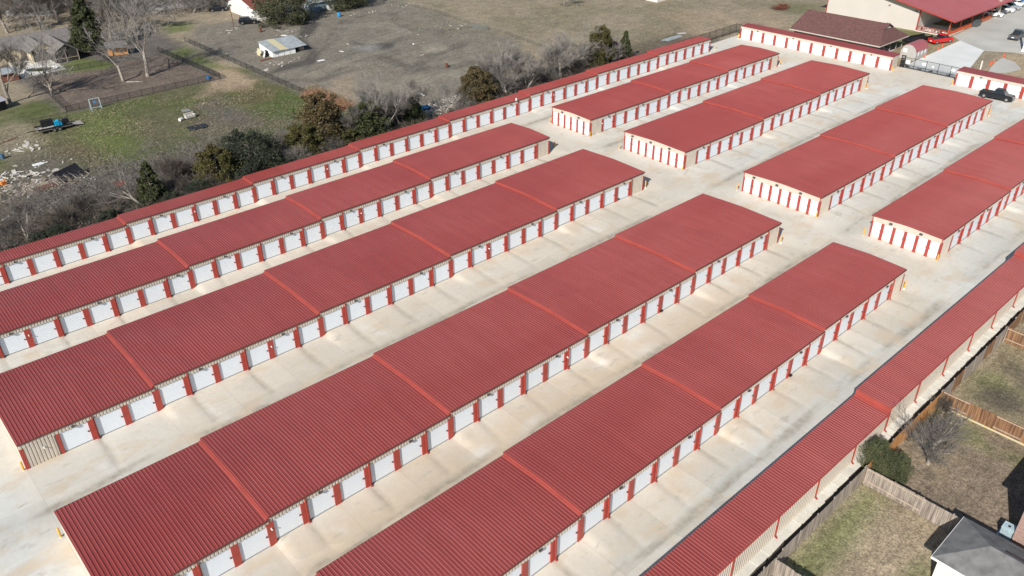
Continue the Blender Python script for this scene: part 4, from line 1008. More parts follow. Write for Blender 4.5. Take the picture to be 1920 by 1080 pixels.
wood_fence('grey wood fence corner in shade at the bottom edge', (26.4, FY - .1), (26.4, -56), 1.8, (mt_woodg,), .3, 9, -1)
t = thing('stone_ring', 'ring of pale edging stones round a sapling by the orange fence', 'garden edging', (54.3, -48.4, gz(54)))
rg = random.Random(3)
for i in range(16):
    a = i / 16 * 6.283; MB().obox((math.cos(a) * .85, math.sin(a) * .85, .04), (.28, .13, .12 + rg.uniform(0, .04)), (0, rg.uniform(-.1, .1), a + 1.57)).build('stone', mt_plank, t)

# gate at the entrance
t = thing('sliding_gate', 'black chain-link entrance gate carrying three white signs', 'gate', (158.15, 6.2, gz(158)))
gl = 12.3; b = MB()
for zz in (.12, .62, 2.15): MB().tube((0, 0, zz), (0, -gl, zz), .045, .045, 6, True).build('rail', mt_black, t)
for i in range(6): MB().tube((0, -gl * i / 5, .05), (0, -gl * i / 5, 2.2), .05, .05, 6, True).build('post', mt_black, t)
MB().quad((0, 0, .12), (0, -gl, .12), (0, -gl, .62), (0, 0, .62)).build('kick_mesh', mt_wire, t)
MB().quad((.01, 0, .62), (.01, -gl, .62), (.01, -gl, 2.15), (.01, 0, 2.15)).build('wire_mesh', veil('gate_wire', (.03, .03, .03), .2), t)
for i, (yy, w_, h_, zz) in enumerate(((-1.1, .9, .75, 1.3), (-4.4, .75, .45, 1.5), (-10.3, .75, .45, 1.5), (-6.3, .35, .35, 1.35))):
    s = MB().box(-.08, -.05, yy - w_/2, yy + w_/2, zz - h_/2, zz + h_/2).build('sign', mt_white, t)
    if i < 3:
        for k in range(3): MB().box(-.088, -.081, yy - w_ * (.36 - .05 * k), yy + w_ * (.3 + .03 * k), zz + h_ * (.28 - .25 * k) - .02, zz + h_ * (.28 - .25 * k) + .02).build('text_line', mt_grey, s)
for yy in (-1.2, -3.7, -6.0, -9.6): MB().box(-.12, .0, yy - .4, yy + .4, .3, .45).build('latch_box', mt_black, t)
for yy, lb in ((6.6, 'black gate roller post with keypad box beside the sunlit row'),):
    t = thing('gate_post', lb, 'gate post', (157.7, 5.7, gz(158)))
    for dx, dy in ((0, 0), (.5, .1), (0, .7), (.5, .8)): MB().tube((dx, dy, 0), (dx, dy, 2.5), .05, .05, 6, True).build('post', mt_black, t)
    for zz in (.5, 1.1, 1.8, 2.4): MB().box(-.03, .53, -.03, .85, zz, zz + .06).build('rail', mt_black, t)
    MB().box(.05, .45, .2, .6, .9, 1.5).build('keypad_box', mt_black, t)

# ================================================================ VEHICLES
def wheel(parent, x, y, r=.36, w=.24):
    o = MB().tube((x, y - w/2, r), (x, y + w/2, r), r, r, 16, True).build('wheel', mt_tyre, parent)
    s = 1 if y > 0 else -1
    MB().tube((x, y + s * (w/2 - .01), r), (x, y + s * (w/2 + .02), r), r * .62, r * .58, 12, True).build('rim', mt_rim, o)
def vehicle(name, label, cat, x, y, rz, paint, kind='suv', group=None, tail=True, zoff=.03):
    t = thing(name, label, cat, (x, y, gz(x) + zoff), rz, group)
    Ln, Wd, Hb, Ht = {'suv': (4.8, 1.9, 1.0, 1.72), 'car': (4.6, 1.82, .92, 1.44), 'pickup': (5.8, 2.0, 1.12, 1.88)}[kind]
    h = Ln / 2; g = .32
    if kind == 'pickup': prof = [(-h, .55), (-h + .04, Hb), (h - 1.7, Hb), (h - .25, Hb - .08), (h, Hb - .3), (h, .5), (h - .2, g), (-h + .1, g)]
    elif kind == 'suv': prof = [(-h, .5), (-h + .05, Hb + .02), (h - 1.3, Hb), (h - .25, Hb - .14), (h, Hb - .35), (h, .45), (h - .2, g - .06), (-h + .1, g - .06)]
    else: prof = [(-h, .5), (-h + .1, Hb - .04), (-h + .9, Hb), (h - 1.4, Hb - .02), (h - .2, Hb - .22), (h, .55), (h - .1, g - .1), (-h + .1, g - .1)]
    b = MB(); n = len(prof)
    for yy, sc in ((-Wd/2, 0), (-Wd/2 + .09, 1), (Wd/2 - .09, 1), (Wd/2, 0)):
        for (px, pz) in prof:
            zz = pz if not sc else pz + (.05 if pz > .8 else 0); xx = px * (1.0 if sc else .975)
            b.v.append((xx, yy, zz))
    for k in range(3):
        for i in range(n): b.f.append((k*n + i, k*n + (i+1) % n, (k+1)*n + (i+1) % n, (k+1)*n + i))
    b.f += [tuple(range(n))[::-1], tuple(range(3*n, 4*n))]
    if kind == 'pickup':   # open bed: raise the sides round a dark floor
        pass
    body = b.build('body', paint, t)
    cab = {'suv': [(-h + .1, Hb), (-h + .45, Ht), (h - 2.1, Ht), (h - 1.25, Hb)], 'car': [(-h + .55, Hb - .02), (-h + 1.25, Ht), (h - 2.2, Ht), (h - 1.35, Hb - .04)], 'pickup': [(-.55, Hb), (-.38, Ht), (.95, Ht), (1.6, Hb)]}[kind]
    w0, w1 = Wd/2 - .08, Wd/2 - .26; c = MB()
    for s in (-1, 1):
        for i, (px, pz) in enumerate(cab): c.v.append((px, s * (w1 if pz > Hb + .2 else w0), pz))
    c.f = [(0, 1, 2, 3), (7, 6, 5, 4), (0, 4, 5, 1), (2, 6, 7, 3), (1, 5, 6, 2), (3, 7, 4, 0)]
    c.build('windows', mt_glass, t)
    rf = MB(); (ax, az), (bx, bz) = cab[1], cab[2]
    rf.prism([(ax - .08, az - .05), (ax + .06, az + .05), (bx - .1, bz + .05), (bx + .12, bz - .06)], 1, -w1 - .03, w1 + .03); rf.build('roof', paint, t)
    for s in (-1, 1):
        for f in ((.0, 1.0), (.5, .5)):
            px0 = cab[0][0] + (cab[3][0] - cab[0][0]) * (f[0] if f[0] else .0); 
        m_ = (cab[1][0] + cab[2][0]) / 2
        MB().tube((m_ + .05, s * w0, Hb), (m_, s * w1, Ht), .05, .05, 4).build('pillar', paint, t)
        MB().box(cab[3][0] - .35, cab[3][0] - .15, min(s * (Wd/2), s * (Wd/2 + .2)), max(s * (Wd/2), s * (Wd/2 + .2)), Hb + .02, Hb + .17).build('mirror', paint, t)
        MB().box(h - .12, h + .012, s * (Wd/2 - .5) - .18, s * (Wd/2 - .5) + .26 * 1, Hb - .38, Hb - .22).build('headlight', mt_lens, t)
        MB().box(-h - .015, -h + .1, s * (Wd/2 - .2) - .09, s * (Wd/2 - .2) + .09, Hb - .3, Hb - .05).build('taillight', mt_red, t)
        for wx in (-h + .95, h - .95): wheel(t, wx, s * (Wd/2 - .1), .40 if kind == 'pickup' else .35)
    if kind == 'pickup':
        MB().box(-h + .16, -.68, -Wd/2 + .2, Wd/2 - .2, Hb + .056, Hb + .062).build('bed_floor', mt_dark, t)
    MB().box(-h - .02, -h, -.26, .26, .58, .74).build('plate', mt_white, t)
    MB().box(h - .0, h + .04, -Wd/2 + .1, Wd/2 - .1, .42, .56).build('bumper', mt_grey, t)
    return t
pb = M('black_car_paint', (.012, .014, .018), .18, .1); pr = M('bright_red_paint', (.55, .012, .015), .25, .05); pw = M('white_car_paint', (.75, .76, .78), .25, .03)
ps = M('silver_car_paint', (.38, .40, .43), .3, .04, metal=.3); pg = M('charcoal_car_paint', (.07, .08, .09), .25, .1); pbl = M('blue_car_paint', (.03, .09, .24), .25, .1)
for me in ():
    pass
vehicle('pickup_truck', 'black pickup parked before the short storage row right of the gate', 'pickup', 150.9, -15.4, -math.pi/2 + .06, pb, 'pickup', zoff=.06)
vehicle('pickup_truck', 'bright red pickup on the grass beside the hall porch', 'pickup', 181.99,8.70, -.35, pr, 'pickup')
vehicle('pickup_truck', 'black pickup driving on the car park at the right edge', 'pickup', 197.43,-1.97, .05, pg, 'pickup')
vehicle('parked_car', 'white car nearest the porch in the line of parked cars', 'car', 215.42,10.01, -1.45, pw, 'car')
vehicle('parked_car', 'charcoal car between the first white car and the white suv', 'car', 219.55,10.56, -1.45, pg, 'car')
vehicle('parked_car', 'white suv right of the stone porch column', 'car', 221.80,9.86, -1.45, pw, 'suv')
vehicle('parked_car', 'silver suv next to the white suv in the parked line', 'car', 225.76,9.91, -1.45, ps, 'suv')
vehicle('parked_car', 'white car near the top right corner of the photo', 'car', 230.90,9.70, -1.4, pw, 'car')
vehicle('parked_car', 'blue car at the very top right corner', 'car', 236.79,10.64, -1.4, pbl, 'car')
vehicle('parked_car', 'dark suv beside the white house with red roof', 'car', 78.72,141.48, -.45, pb, 'suv')
vehicle('parked_car', 'dark sedan on the dirt left of the lamp pole', 'car', 79.26,160.35, -.55, pb, 'car')

# flatbed trailer behind the red pickup
t = thing('flatbed_trailer', 'long black trailer hitched behind the red pickup', 'trailer', (180.01,12.70, gz(174)), -.25)
MB().box(-4.2, 3.2, -1.1, 1.1, .6, .78).build('deck', mt_black, t)
for s in (-1, 1):
    MB().box(-4.2, 3.2, s * 1.1 - .03, s * 1.1 + .03, .78, 1.3).build('side_rail', mt_black, t)
    for x in (-.6, .4): wheel(t, x, s * 1.05, .36)
MB().box(3.2, 4.4, -.08, .08, .55, .68).build('drawbar', mt_black, t)
# utility trailer on the green field
t = thing('utility_trailer', 'black twin-axle trailer with tall cage rails on the green field', 'trailer', (17.40,94.86, gz(17) + .02), -.02)
MB().box(-3.1, 2.7, -1.15, 1.15, .52, .68).build('deck', M('grey_deck', (.22, .2, .19), .8, .3), t)
MB().obox((3.6, 0, .45), (2.0, 2.1, .06), (0, .16, 0)).build('ramp', M('pale_ramp', (.42, .38, .36), .7, .2), t)
for s in (-1, 1):
    MB().box(-3.1, 2.7, s * 1.15 - .04, s * 1.15 + .04, .68, .95).build('side_rail', mt_black, t)
    MB().tube((-3.1, s * 1.15, 2.3), (2.7, s * 1.15, 2.3), .035, .035, 5, True).build('cage_rail', mt_black, t)
    for x in (-3.1, -1.6, 0, 1.3, 2.7): MB().tube((x, s * 1.15, .9), (x, s * 1.15, 2.3), .03, .03, 5).build('cage_post', mt_black, t)
    for x in (-.5, .4): wheel(t, x, s * 1.28, .36)
MB().box(-4.6, -3.1, -.06, .06, .5, .62).build('drawbar', mt_black, t)
def simple(name, label, cat, mesh_builder, mat, loc, rz=0, group=None):
    o = mesh_builder.build(name, mat); o.location = loc; o.rotation_euler = (0, 0, rz); return tag(o, label, cat, group)
tx, ty = 17.40,94.86
simple('black_bin', 'open black bin standing on the caged trailer', 'bin', MB().obox((0, 0, .6), (1.9, .9, 1.1), (.25, 0, 0)).box(-1, 1, -.55, -.45, .1, 1.25), mt_black, (tx - 1.1, ty + .5, gz(tx) + .75))
simple('blue_drum', 'bright blue machine cover on the caged trailer', 'machine', MB().prism([(-.55, 0), (.55, 0), (.5, .7), (.1, 1.0), (-.5, .85)], 1, -.5, .5), M('cyan_blue_plastic', (.01, .32, .58), .4, .15), (tx + .55, ty - .35, gz(tx) + .75))
simple('plank_stack', 'pale boards lying on the caged trailer deck', 'boards', MB().box(-2.2, .2, -.2, .15, 0, .12).box(-2.0, .4, .0, .3, .119, .2), mt_junk, (tx - .6, ty - .6, gz(tx) + .74), .06)
simple('engine_block', 'dark machinery at the ramp end of the caged trailer', 'machine', MB().box(-.7, .7, -.4, .5, 0, .5).box(-.3, .6, -.2, .3, .5, .8).tube((.4, .5, .6), (.9, .5, .9), .06, .06, 6), mt_black, (tx + 1.8, ty + .3, gz(tx) + .74))

# ================================================================ OFFICE, HALL AND SHED
z0 = gz(166)
t = thing('office_building', 'low stone office with brown shingle roof and gablet beside the gate', 'building', (159.3, 12.2, z0))
RX, RZ, EZ = 7.0, 3.3, 2.75   # ridge offset, ridge rise above eave, eave height
YL = 21.6
MB().box(.9, 12.6, 4.2, YL - .8, -.3, EZ - .02).box(.9, 12.6, 4.2, YL - .8, 0, .01).build('wall', mt_stone, t)
MB().box(3.0, 12.0, 1.0, 4.2, -.2, .06).build('porch_floor', mt_conc2, t)
rz_ = EZ + RZ; rf = MB()
A0, A1, B0, B1 = (0, 0, EZ), (0, YL, EZ), (13.8, 0, EZ), (13.8, YL, EZ)
P0, P1 = (RX, 3.2, rz_), (RX, YL, rz_)
g0, g1 = (RX - 2.1, 2.1, rz_ - 1.02), (RX + 2.1, 2.1, rz_ - 1.02)
Q0, Q1 = (RX - 2.1, 3.2, rz_ - 1.0), (RX + 2.1, 3.2, rz_ - 1.0)
rf.quad(A0, g0, P0, P1, A1); rf.quad(B1, P1, P0, g1, B0); rf.quad(A0, B0, g1, g0)
rf.quad((0, 0, EZ - .06), (0, YL, EZ - .06), (13.8, YL, EZ - .06), (13.8, 0, EZ - .06))
rf.build('roof', mt_shingle, t)
MB().add([(g0[0], 2.25, g0[2] - .02), (g1[0], 2.25, g1[2] - .02), (RX, 2.6, rz_ - .10)], [(0, 1, 2)]).build('gablet', mt_cream, t)
for s in (-1, 1): MB().obox((RX + s * 1.08, 2.35, rz_ - .46), (2.45, .9, .14), (0, s * .44, 0)).build('gablet_trim', mt_shingle, t)
MB().box(-.06, 0, 0, YL, EZ - .2, EZ + .02).box(0, 13.8, -.06, 0, EZ - .2, EZ + .02).build('fascia', mt_beige, t)
MB().add([(.95, YL - .78, EZ - .1), (12.6, YL - .78, EZ - .1), (RX, YL - .78, rz_ - .2)], [(0, 1, 2)]).build('gable', mt_stone, t)
for xx in (1.2, 4.2, 7.2, 10.2, 13.0): MB().tube((xx, .9, -.2), (xx, .9, EZ), .13, .11, 8).build('porch_post', mt_bark, t)
for xx in (2.0, 3.4): MB().tube((1.2, xx, -.2), (1.2, xx, EZ), .12, .1, 8).build('porch_post', mt_bark, t)

HX = 188.3; z0 = gz(190)
t = thing('hall', 'large beige metal hall with red roof and open railed porch', 'building', (HX, 9.7, z0))
D_ = 24.5; slope = .195; HE = 3.75
def rz2(y): return HE + slope * (y + 1.4) if y < 22 else HE + slope * (23.4 + 22 - y)
wl = MB(); wl.v = [(0, 7.6, -.3), (0, 31.0, -.3), (0, 31.0, rz2(31) - .1), (0, 22, rz2(22) - .1), (0, 7.6, rz2(7.6) - .1)]
wl.v += [(D_, p[1], p[2]) for p in wl.v[:5]]
wl.f = [(0, 1, 2, 3, 4), (9, 8, 7, 6, 5), (0, 4, 9, 5), (1, 6, 7, 2), (0, 5, 6, 1)]; wl.build('wall', mt_cream2 if 'mt_cream2' in globals() else M('beige_hall_siding', (.53, .49, .45), .6, .03, .3), t)
rf = MB(); xs_ = [q[0] for q in ribs(-1.6, D_ + 12, .9, .05, .12, .04)]; rz_l = ribs(-1.6, D_ + 12, .9, .05, .12, .04)
for (px, pz) in rz_l: rf.v += [(px, -1.4, rz2(-1.4) + pz), (px, 22, rz2(22) + pz), (px, 33, rz2(33) + pz)]
for c in range(len(rz_l) - 1): rf.f += [(c*3, c*3+3, c*3+4, c*3+1), (c*3+1, c*3+4, c*3+5, c*3+2)]
rf.build('roof', mt_roof2, t)
rf = MB(); rf.quad((-1.6, -1.4, HE - .15), (D_ + 12, -1.4, HE - .15), (D_ + 12, 22, rz2(22) - .15), (-1.6, 22, rz2(22) - .15)); rf.build('soffit', mt_beige, t)
MB().box(-1.64, D_ + 12, -1.46, -1.4, HE - .2, HE + .04).build('fascia', mt_red, t)
rk = MB(); rk.add([(-1.66, -1.4, HE - .2), (-1.66, 22, rz2(22) - .2), (-1.66, 22, rz2(22) + .05), (-1.66, -1.4, HE + .05), (-1.6, -1.4, HE - .2), (-1.6, 22, rz2(22) - .2), (-1.6, 22, rz2(22) + .05), (-1.6, -1.4, HE + .05)], [(0,1,2,3),(7,6,5,4),(3,2,6,7),(0,4,5,1)]); rk.build('rake_trim', mt_red, t)
MB().box(-.02, .2, 7.35, 7.6, -.2, rz2(7.6) - .15).build('corner_trim', mt_red, t); MB().box(-.03, .2, 30.8, 31.0, -.2, rz2(31) - .15).build('corner_trim', mt_red, t)
MB().box(-.2, D_, -.2, 7.6, -.3, .12).build('porch_floor', mt_conc2, t)
for xx in (0, 6.2, 12.6, 19.2, 24.3): MB().box(xx - .11, xx + .11, -.11, .11, -.1, rz2(0) - .15).build('porch_post', mt_porch, t)
for k, (xa, xb) in enumerate(((0, 6.2), (6.2, 12.6), (12.6, 19.2), (19.2, 24.3))):
    r_ = MB(); r_.box(xa + .11, xb - .11, -.04, .04, 1.16, 1.24).box(xa + .11, xb - .11, -.04, .04, .14, .22)
    x = xa + .2
    while x < xb - .15: r_.box(x, x + .10, -.025, .025, .2, 1.2); x += .155
    r_.build('railing', mt_porch, t)
r_ = MB(); r_.box(-.04, .04, .11, 7.4, 1.16, 1.24).box(-.04, .04, .11, 7.4, .14, .22); y = .2
while y < 7.3: r_.box(-.02, .02, y, y + .05, .2, 1.2); y += .24
r_.build('railing', mt_red, t)
for y in (8.4, 15, 24): 
    lt = MB().box(-.25, 0, y - .2, y + .2, 3.9 + .05 * y, 4.2 + .05 * y).build('wall_light', mt_grey, t)
simple('stone_column', 'pale stone column at the corner of the hall porch', 'column', MB().prism([(-.5, -.3), (.5, -.3), (.32, 4.3), (-.32, 4.3)], 0, -.45, .45), mt_stone, (216.61,9.57, gz(215)))
simple('stone_column', 'second stone column near the top edge of the photo', 'column', MB().prism([(-.5, -.3), (.5, -.3), (.35, 4.6), (-.35, 4.6)], 0, -.45, .45), mt_stone, (230.53,12.74, gz(225)))
simple('trash_bin', 'dark trash container against the porch railing', 'container', MB().prism([(-.6, .1), (.6, .1), (.75, 1.1), (.55, 1.25), (-.75, 1.15)], 0, -1.1, 1.1).box(-1.15, 1.15, -.8, .78, 1.24, 1.3), pg, (202.43,8.94, gz(203)), 0)
rg = random.Random(9)
for i in range(16):
    simple('stored_box', 'pale box or sack piled behind the dark red porch rail', 'box', MB().obox((0, 0, .25), (rg.uniform(.4, .8), rg.uniform(.3, .8), rg.uniform(.3, .7)), (0, 0, rg.random())), (mt_junk, mt_stone, mt_white, mt_rust)[i % 4],
           (HX + rg.uniform(.5, 1.8), 10.3 + i * .40, z0 + .12 + rg.uniform(0, .3)), 0, 'boxes piled on the hall porch')

t = thing('garden_shed', 'small grey barn-roofed shed with pink-red roof beside the gate', 'shed', (164.2, 6.3, gz(166)))
bp_ = [(0, -.1), (3.3, -.1), (3.3, 1.9), (2.9, 2.6), (2.3, 3.05), (1.65, 3.2), (1.0, 3.05), (.4, 2.6), (0, 1.9)]
MB().prism(bp_, 0, 0, 5.6).build('wall', M('grey_shed_boards', (.40, .38, .36), .7, .1), t)
ro = MB(); rp = [(-.12, 1.82), (.32, 2.66), (.96, 3.13), (1.65, 3.29), (2.34, 3.13), (2.98, 2.66), (3.42, 1.82)]
for (a, c) in zip(rp[:-1], rp[1:]):
    ro.quad((-.15, a[0], a[1]), (5.75, a[0], a[1]), (5.75, c[0], c[1]), (-.15, c[0], c[1])); ro.quad((-.15, a[0], a[1] - .08), (-.15, c[0], c[1] - .08), (-.15, c[0], c[1]), (-.15, a[0], a[1]))
ro.build('roof', mt_roof2, t)
w_ = MB().box(-.04, -.01, 2.0, 2.8, 1.4, 2.2).build('sign', mt_white, t); MB().box(-.05, -.041, 2.15, 2.65, 1.6, 1.72).build('text_line', mt_grey, w_)
for xx in (1.0, 2.6, 4.2): MB().box(xx, xx + .5, -.03, -.005, .9, 1.8).build('window', mt_white, t)
MB().box(5.55, 5.66, -.04, .1, 0, 1.9).build('corner_trim', mt_red, t)

# pylon post at the right edge, cones, posts
t = thing('sign_pole', 'thick white pole at the right edge beside the car park', 'pole', (187.57,-6.99, gz(188)))
MB().tube((0, 0, -.3), (0, 0, 11), .30, .24, 14, True).build('pole', mt_white, t); MB().tube((0, 0, 0), (0, 0, .35), .5, .45, 14, True).build('base', mt_conc2, t)
mc = MB(); mc.tube((0, 0, .03), (0, 0, .7), .17, .03, 10, True); mc.box(-.22, .22, -.22, .22, 0, .04); me_cone = mc.mesh('traffic_cone', mt_orange)
for i, (x, y) in enumerate(pairs([178.43,6.67, 175.69,6.41, 168.07,5.91, 180.51,-5.65, 174.14,-5.92, 172.58,-5.98])):
    o = put('traffic_cone', me_cone, None, (x, y, gz(x) + .04), (0, 0, i)); tag(o, ['orange cone on the left drive edge nearest the red pickup', 'orange cone on the left drive edge, second from the red pickup', 'orange cone by the corner of the pink-roofed shed', 'orange cone at the right drive edge nearest the white pole', 'orange cone at the right drive edge, upper of the close pair', 'orange cone at the right drive edge, lower of the close pair'][i], 'traffic cone', 'orange cones along the drive')
simple('marker_post', 'pale marker post at the edge of the drive right of the gate', 'post', MB().prism([(-.12, -.2), (.12, -.2), (.10, 1.9), (-.10, 1.9)], 0, -.12, .12), mt_cream, (167.73,-5.87, gz(160)))
simple('small_sign', 'small white utility box on the roof edge of the thin row', 'box', MB().box(-.1, .1, -.1, .1, 0, .35).tube((0, 0, .35), (0, 0, .5), .12, .03, 8, True), mt_white, (80.90,41.27, gz(86) + 2.85))

# ================================================================ HOUSES
def gable_part(parent, x0, x1, y0, y1, he, hr, along='x', roof=None, wall=None, oh=.35, hip=False):
    # walls + roof as two meshes, coordinates relative to the parent
    w = MB(); r = MB()
    if along == 'x':
        ym = (y0 + y1) / 2; w.prism([(y0, -.3), (y1, -.3), (y1, he), (ym, hr - .05), (y0, he)], 0, x0, x1)
        k = oh * (hr - he) / ((y1 - y0) / 2); hx = (y1 - y0) / 2 if hip else 0
        if hip:
            e0, e1, e2, e3 = (x0 - oh, y0 - oh, he - k), (x1 + oh, y0 - oh, he - k), (x1 + oh, y1 + oh, he - k), (x0 - oh, y1 + oh, he - k)
            a, b_ = (x0 + hx, ym, hr), (x1 - hx, ym, hr); w = MB(); w.box(x0, x1, y0, y1, -.3, he)
            r.quad(e0, e1, b_, a); r.quad(e1, e2, b_); r.quad(e2, e3, a, b_); r.quad(e3, e0, a)
            r.quad(*[(p[0], p[1], p[2] - .1) for p in (e3, e2, e1, e0)])
            for p, q in ((e0, e1), (e1, e2), (e2, e3), (e3, e0)): r.quad((p[0], p[1], p[2] - .1), (q[0], q[1], q[2] - .1), q, p)
        else:
            for s, (ya, yb_) in ((1, (y0 - oh, ym)), (-1, (y1 + oh, ym))): r.slab([(x0 - oh, ya, he - k), (x1 + oh, ya, he - k), (x1 + oh, yb_, hr), (x0 - oh, yb_, hr)][::s], .12)
    else:
        xm = (x0 + x1) / 2; w.prism([(x0, -.3), (x1, -.3), (x1, he), (xm, hr - .05), (x0, he)], 1, y0, y1)
        k = oh * (hr - he) / ((x1 - x0) / 2)
        for s, (xa, xb) in ((-1, (x0 - oh, xm)), (1, (x1 + oh, xm))): r.slab([(xa, y0 - oh, he - k), (xa, y1 + oh, he - k), (xb, y1 + oh, hr), (xb, y0 - oh, hr)][::s], .12)
    w.build('wall', wall, parent); r.build('roof', roof, parent)
t = thing('grey_house', 'grey-shingled house with three front wings at the top left', 'house', (20, 140, gz(30)))
wmat = M('yellowish_wall', (.55, .47, .33), .8, .1)
gable_part(t, -6, 19.5, 8.5, 19, 2.5, 4.3, 'x', mt_gshingle2, wmat, .6)
gable_part(t, .5, 6.0, 6.8, 12, 2.4, 3.4, 'y', mt_gshingle2, wmat)
gable_part(t, 7.2, 12.2, 3.6, 12, 2.6, 4.0, 'y', mt_gshingle2, wmat, .5)
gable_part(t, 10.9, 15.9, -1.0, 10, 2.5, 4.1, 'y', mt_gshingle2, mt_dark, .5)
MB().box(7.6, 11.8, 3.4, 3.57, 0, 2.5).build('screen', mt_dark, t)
for xx in (10.9, 13.2, 15.8): MB().box(xx - .07, xx + .07, -1.15, -1.0, 0, 2.6).build('porch_post', mt_woodg, t)
MB().box(10.9, 15.9, -1.14, -1.04, .9, 1.0).build('porch_rail', mt_rail, t)
tag(MB().slab([(22, 133, gz(22) + .1), (31, 133, gz(31) + .1), (31.5, 144, gz(31) + .1), (23, 148, gz(22) + .1)], .3).build('patio', mt_conc3), 'pale concrete patio round the pool of the grey-roofed house', None, kind='structure')
t = thing('swimming_pool', 'oval pool of murky green water with white rim on the patio', 'swimming pool', (26.7, 135.9, gz(27) + .1), -.3)
ring = MB(); n = 28; cs = [(math.cos(2*math.pi*i/n), math.sin(2*math.pi*i/n)) for i in range(n)]
for (c, s) in cs: ring.v += [(c*3.4, s*2.6, 0), (c*3.4, s*2.6, .35), (c*2.75, s*2.0, .35), (c*2.75, s*2.0, .1)]
for i in range(n):
    for k in range(3): a = i*4 + k; b_ = ((i+1) % n)*4 + k; ring.f.append((a, b_, b_ + 1, a + 1))
ring.build('rim', mt_white, t); MB().add([(c*2.8, s*2.05, .14) for c, s in cs], [tuple(range(n))]).build('water', M('murky_green_water', (.05, .06, .025), .12, .2), t)
t = thing('open_shelter', 'small shelter with orange-brown wall beside the conical cedar', 'shelter', (43.67,136.70, gz(42)), -.3)
MB().slab([(-2.4, -1.8, 2.1), (2.4, -1.8, 1.9), (2.4, 2, 2.6), (-2.4, 2, 2.7)], .1).build('roof', mt_gshingle2, t)
MB().box(-2.0, 2.0, -.6, -.5, 0, 1.6).build('wall', mt_woodo, t)
for xx, yy in ((-2.1, -1.5), (2.1, -1.5), (-2.1, 1.7), (2.1, 1.7)): MB().box(xx - .06, xx + .06, yy - .06, yy + .06, 0, 2.0).build('post', mt_woodg, t)
t = thing('garden_hut', 'small hut with pale metal roof left of the pool', 'hut', (19.77,133.63, gz(22)), .05)
MB().box(-1.6, 1.6, -1.2, 1.2, 0, 1.7).build('wall', M('brick_red_boards', (.22, .09, .06), .8, .3), t); MB().slab([(-1.9, -1.5, 1.7), (1.9, -1.5, 1.7), (1.9, 1.5, 2.2), (-1.9, 1.5, 2.2)], .08).build('roof', mt_metalroof, t)
t = thing('lean_to', 'grey lean-to roof corner cut off by the left edge', 'shed', (12.84,114.20, gz(18)), .3)
MB().box(-2, 1.2, -1.0, 1.2, 0, 1.6).build('wall', mt_dark, t); MB().slab([(-2.2, -1.3, 1.7), (1.5, -1.3, 1.7), (1.5, 1.5, 2.2), (-2.2, 1.5, 2.2)], .08).build('roof', M('lilac_grey_sheet', (.36, .35, .40), .6, .1), t)
# white house with red roof
t = thing('white_house', 'white house with red-brown roof at the top edge', 'house', (81.5, 143.6, gz(82)))
gable_part(t, 0, 22, 0, 14, 3.0, 4.9, 'x', M('red_brown_roof', (.20, .055, .040), .8, .2), mt_white, .3)
MB().box(.0, 9, -2.4, -.05, -.1, .25).build('porch_slab', mt_conc3, t)
MB().box(1.5, 7.5, -.12, -.06, .2, 2.3).build('garage_door', mt_grey, t)
MB().tube((2.5, 5.4, 4.2), (2.5, 5.4, 5.4), .16, .16, 8, True).build('flue', mt_white, t)
MB().box(-.06, 0, 5.5, 13.5, .0, 2.6).build('side_panel', mt_cream, t)
t = thing('blue_shed', 'blue-grey shed with pale roof between the two broad trees', 'shed', (96.62,139.49, gz(100)), -.08)
MB().box(0, 6.5, 0, 5, -.2, 2.5).build('wall', mt_bluegrey, t); MB().slab([(-.3, -.4, 2.55), (6.8, -.4, 2.55), (6.8, 5.3, 3.1), (-.3, 5.3, 3.1)], .1).build('roof', mt_metalroof, t)
MB().box(4.2, 6.4, -.08, -.03, 0, 1.3).build('white_sheet', mt_white, t)
# collapsed shack on the mud lot
t = thing('shack', 'leaning white shack with metal sheet roof on the mud lot', 'shack', (67.87,108.27, gz(68)))
sx = 5.6; r3 = Matrix.Rotation(0, 4, 'Z')
MB().add([(0, 0, -.1), (sx, -.3, -.1), (sx, -.3, 1.15), (0, 0, 1.3), (0, .1, -.1), (sx, -.2, -.1), (sx, -.2, 1.15), (0, .1, 1.3)], [(0,1,2,3),(7,6,5,4),(3,2,6,7),(0,4,5,1)]).build('wall', mt_white, t)
for k in range(1, 4): MB().box(k * sx / 4 - .02, k * sx / 4 + .02, -.08 * k - .03, -.07 * k, 0, 1.2).build('seam', mt_grey, t)
MB().add([(0, 0, -.1), (-.4, 5.2, -.1), (-.4, 5.2, 2.3), (0, 0, 1.3), (.1, 0, -.1), (-.3, 5.2, -.1), (-.3, 5.2, 2.3), (.1, 0, 1.3)], [(3,2,1,0),(4,5,6,7),(0,1,5,4),(2,3,7,6)]).build('wall', mt_white, t)
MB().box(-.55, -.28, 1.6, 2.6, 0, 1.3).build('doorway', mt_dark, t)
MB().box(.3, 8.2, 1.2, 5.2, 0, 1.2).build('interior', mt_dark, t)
r1, r2_ = MB(), MB()
def rp(x, y): return (x, y, 1.38 + .2 * (y + .5) + .06 * math.sin(x))
def rsheet(mb, xa, xb):
    x = xa
    while x < xb - .05:
        e = min(x + .45, xb); mb.slab([rp(x, -.5), rp(e - .03, -.5), rp(e - .03 - .25, 5.6), rp(x - .25, 5.6)], .04); x = e
rsheet(r1, -.3, 1.9); rsheet(r1, 3.8, 8.6); rsheet(r2_, 1.9, 3.8)
r1.build('roof', mt_metalroof, t); r2_.build('yellow_roof_sheet', mt_yel2, t)
MB().box(7.0, 8.2, .4, 1.2, 0, .9).build('crate_wall', mt_plank, t)
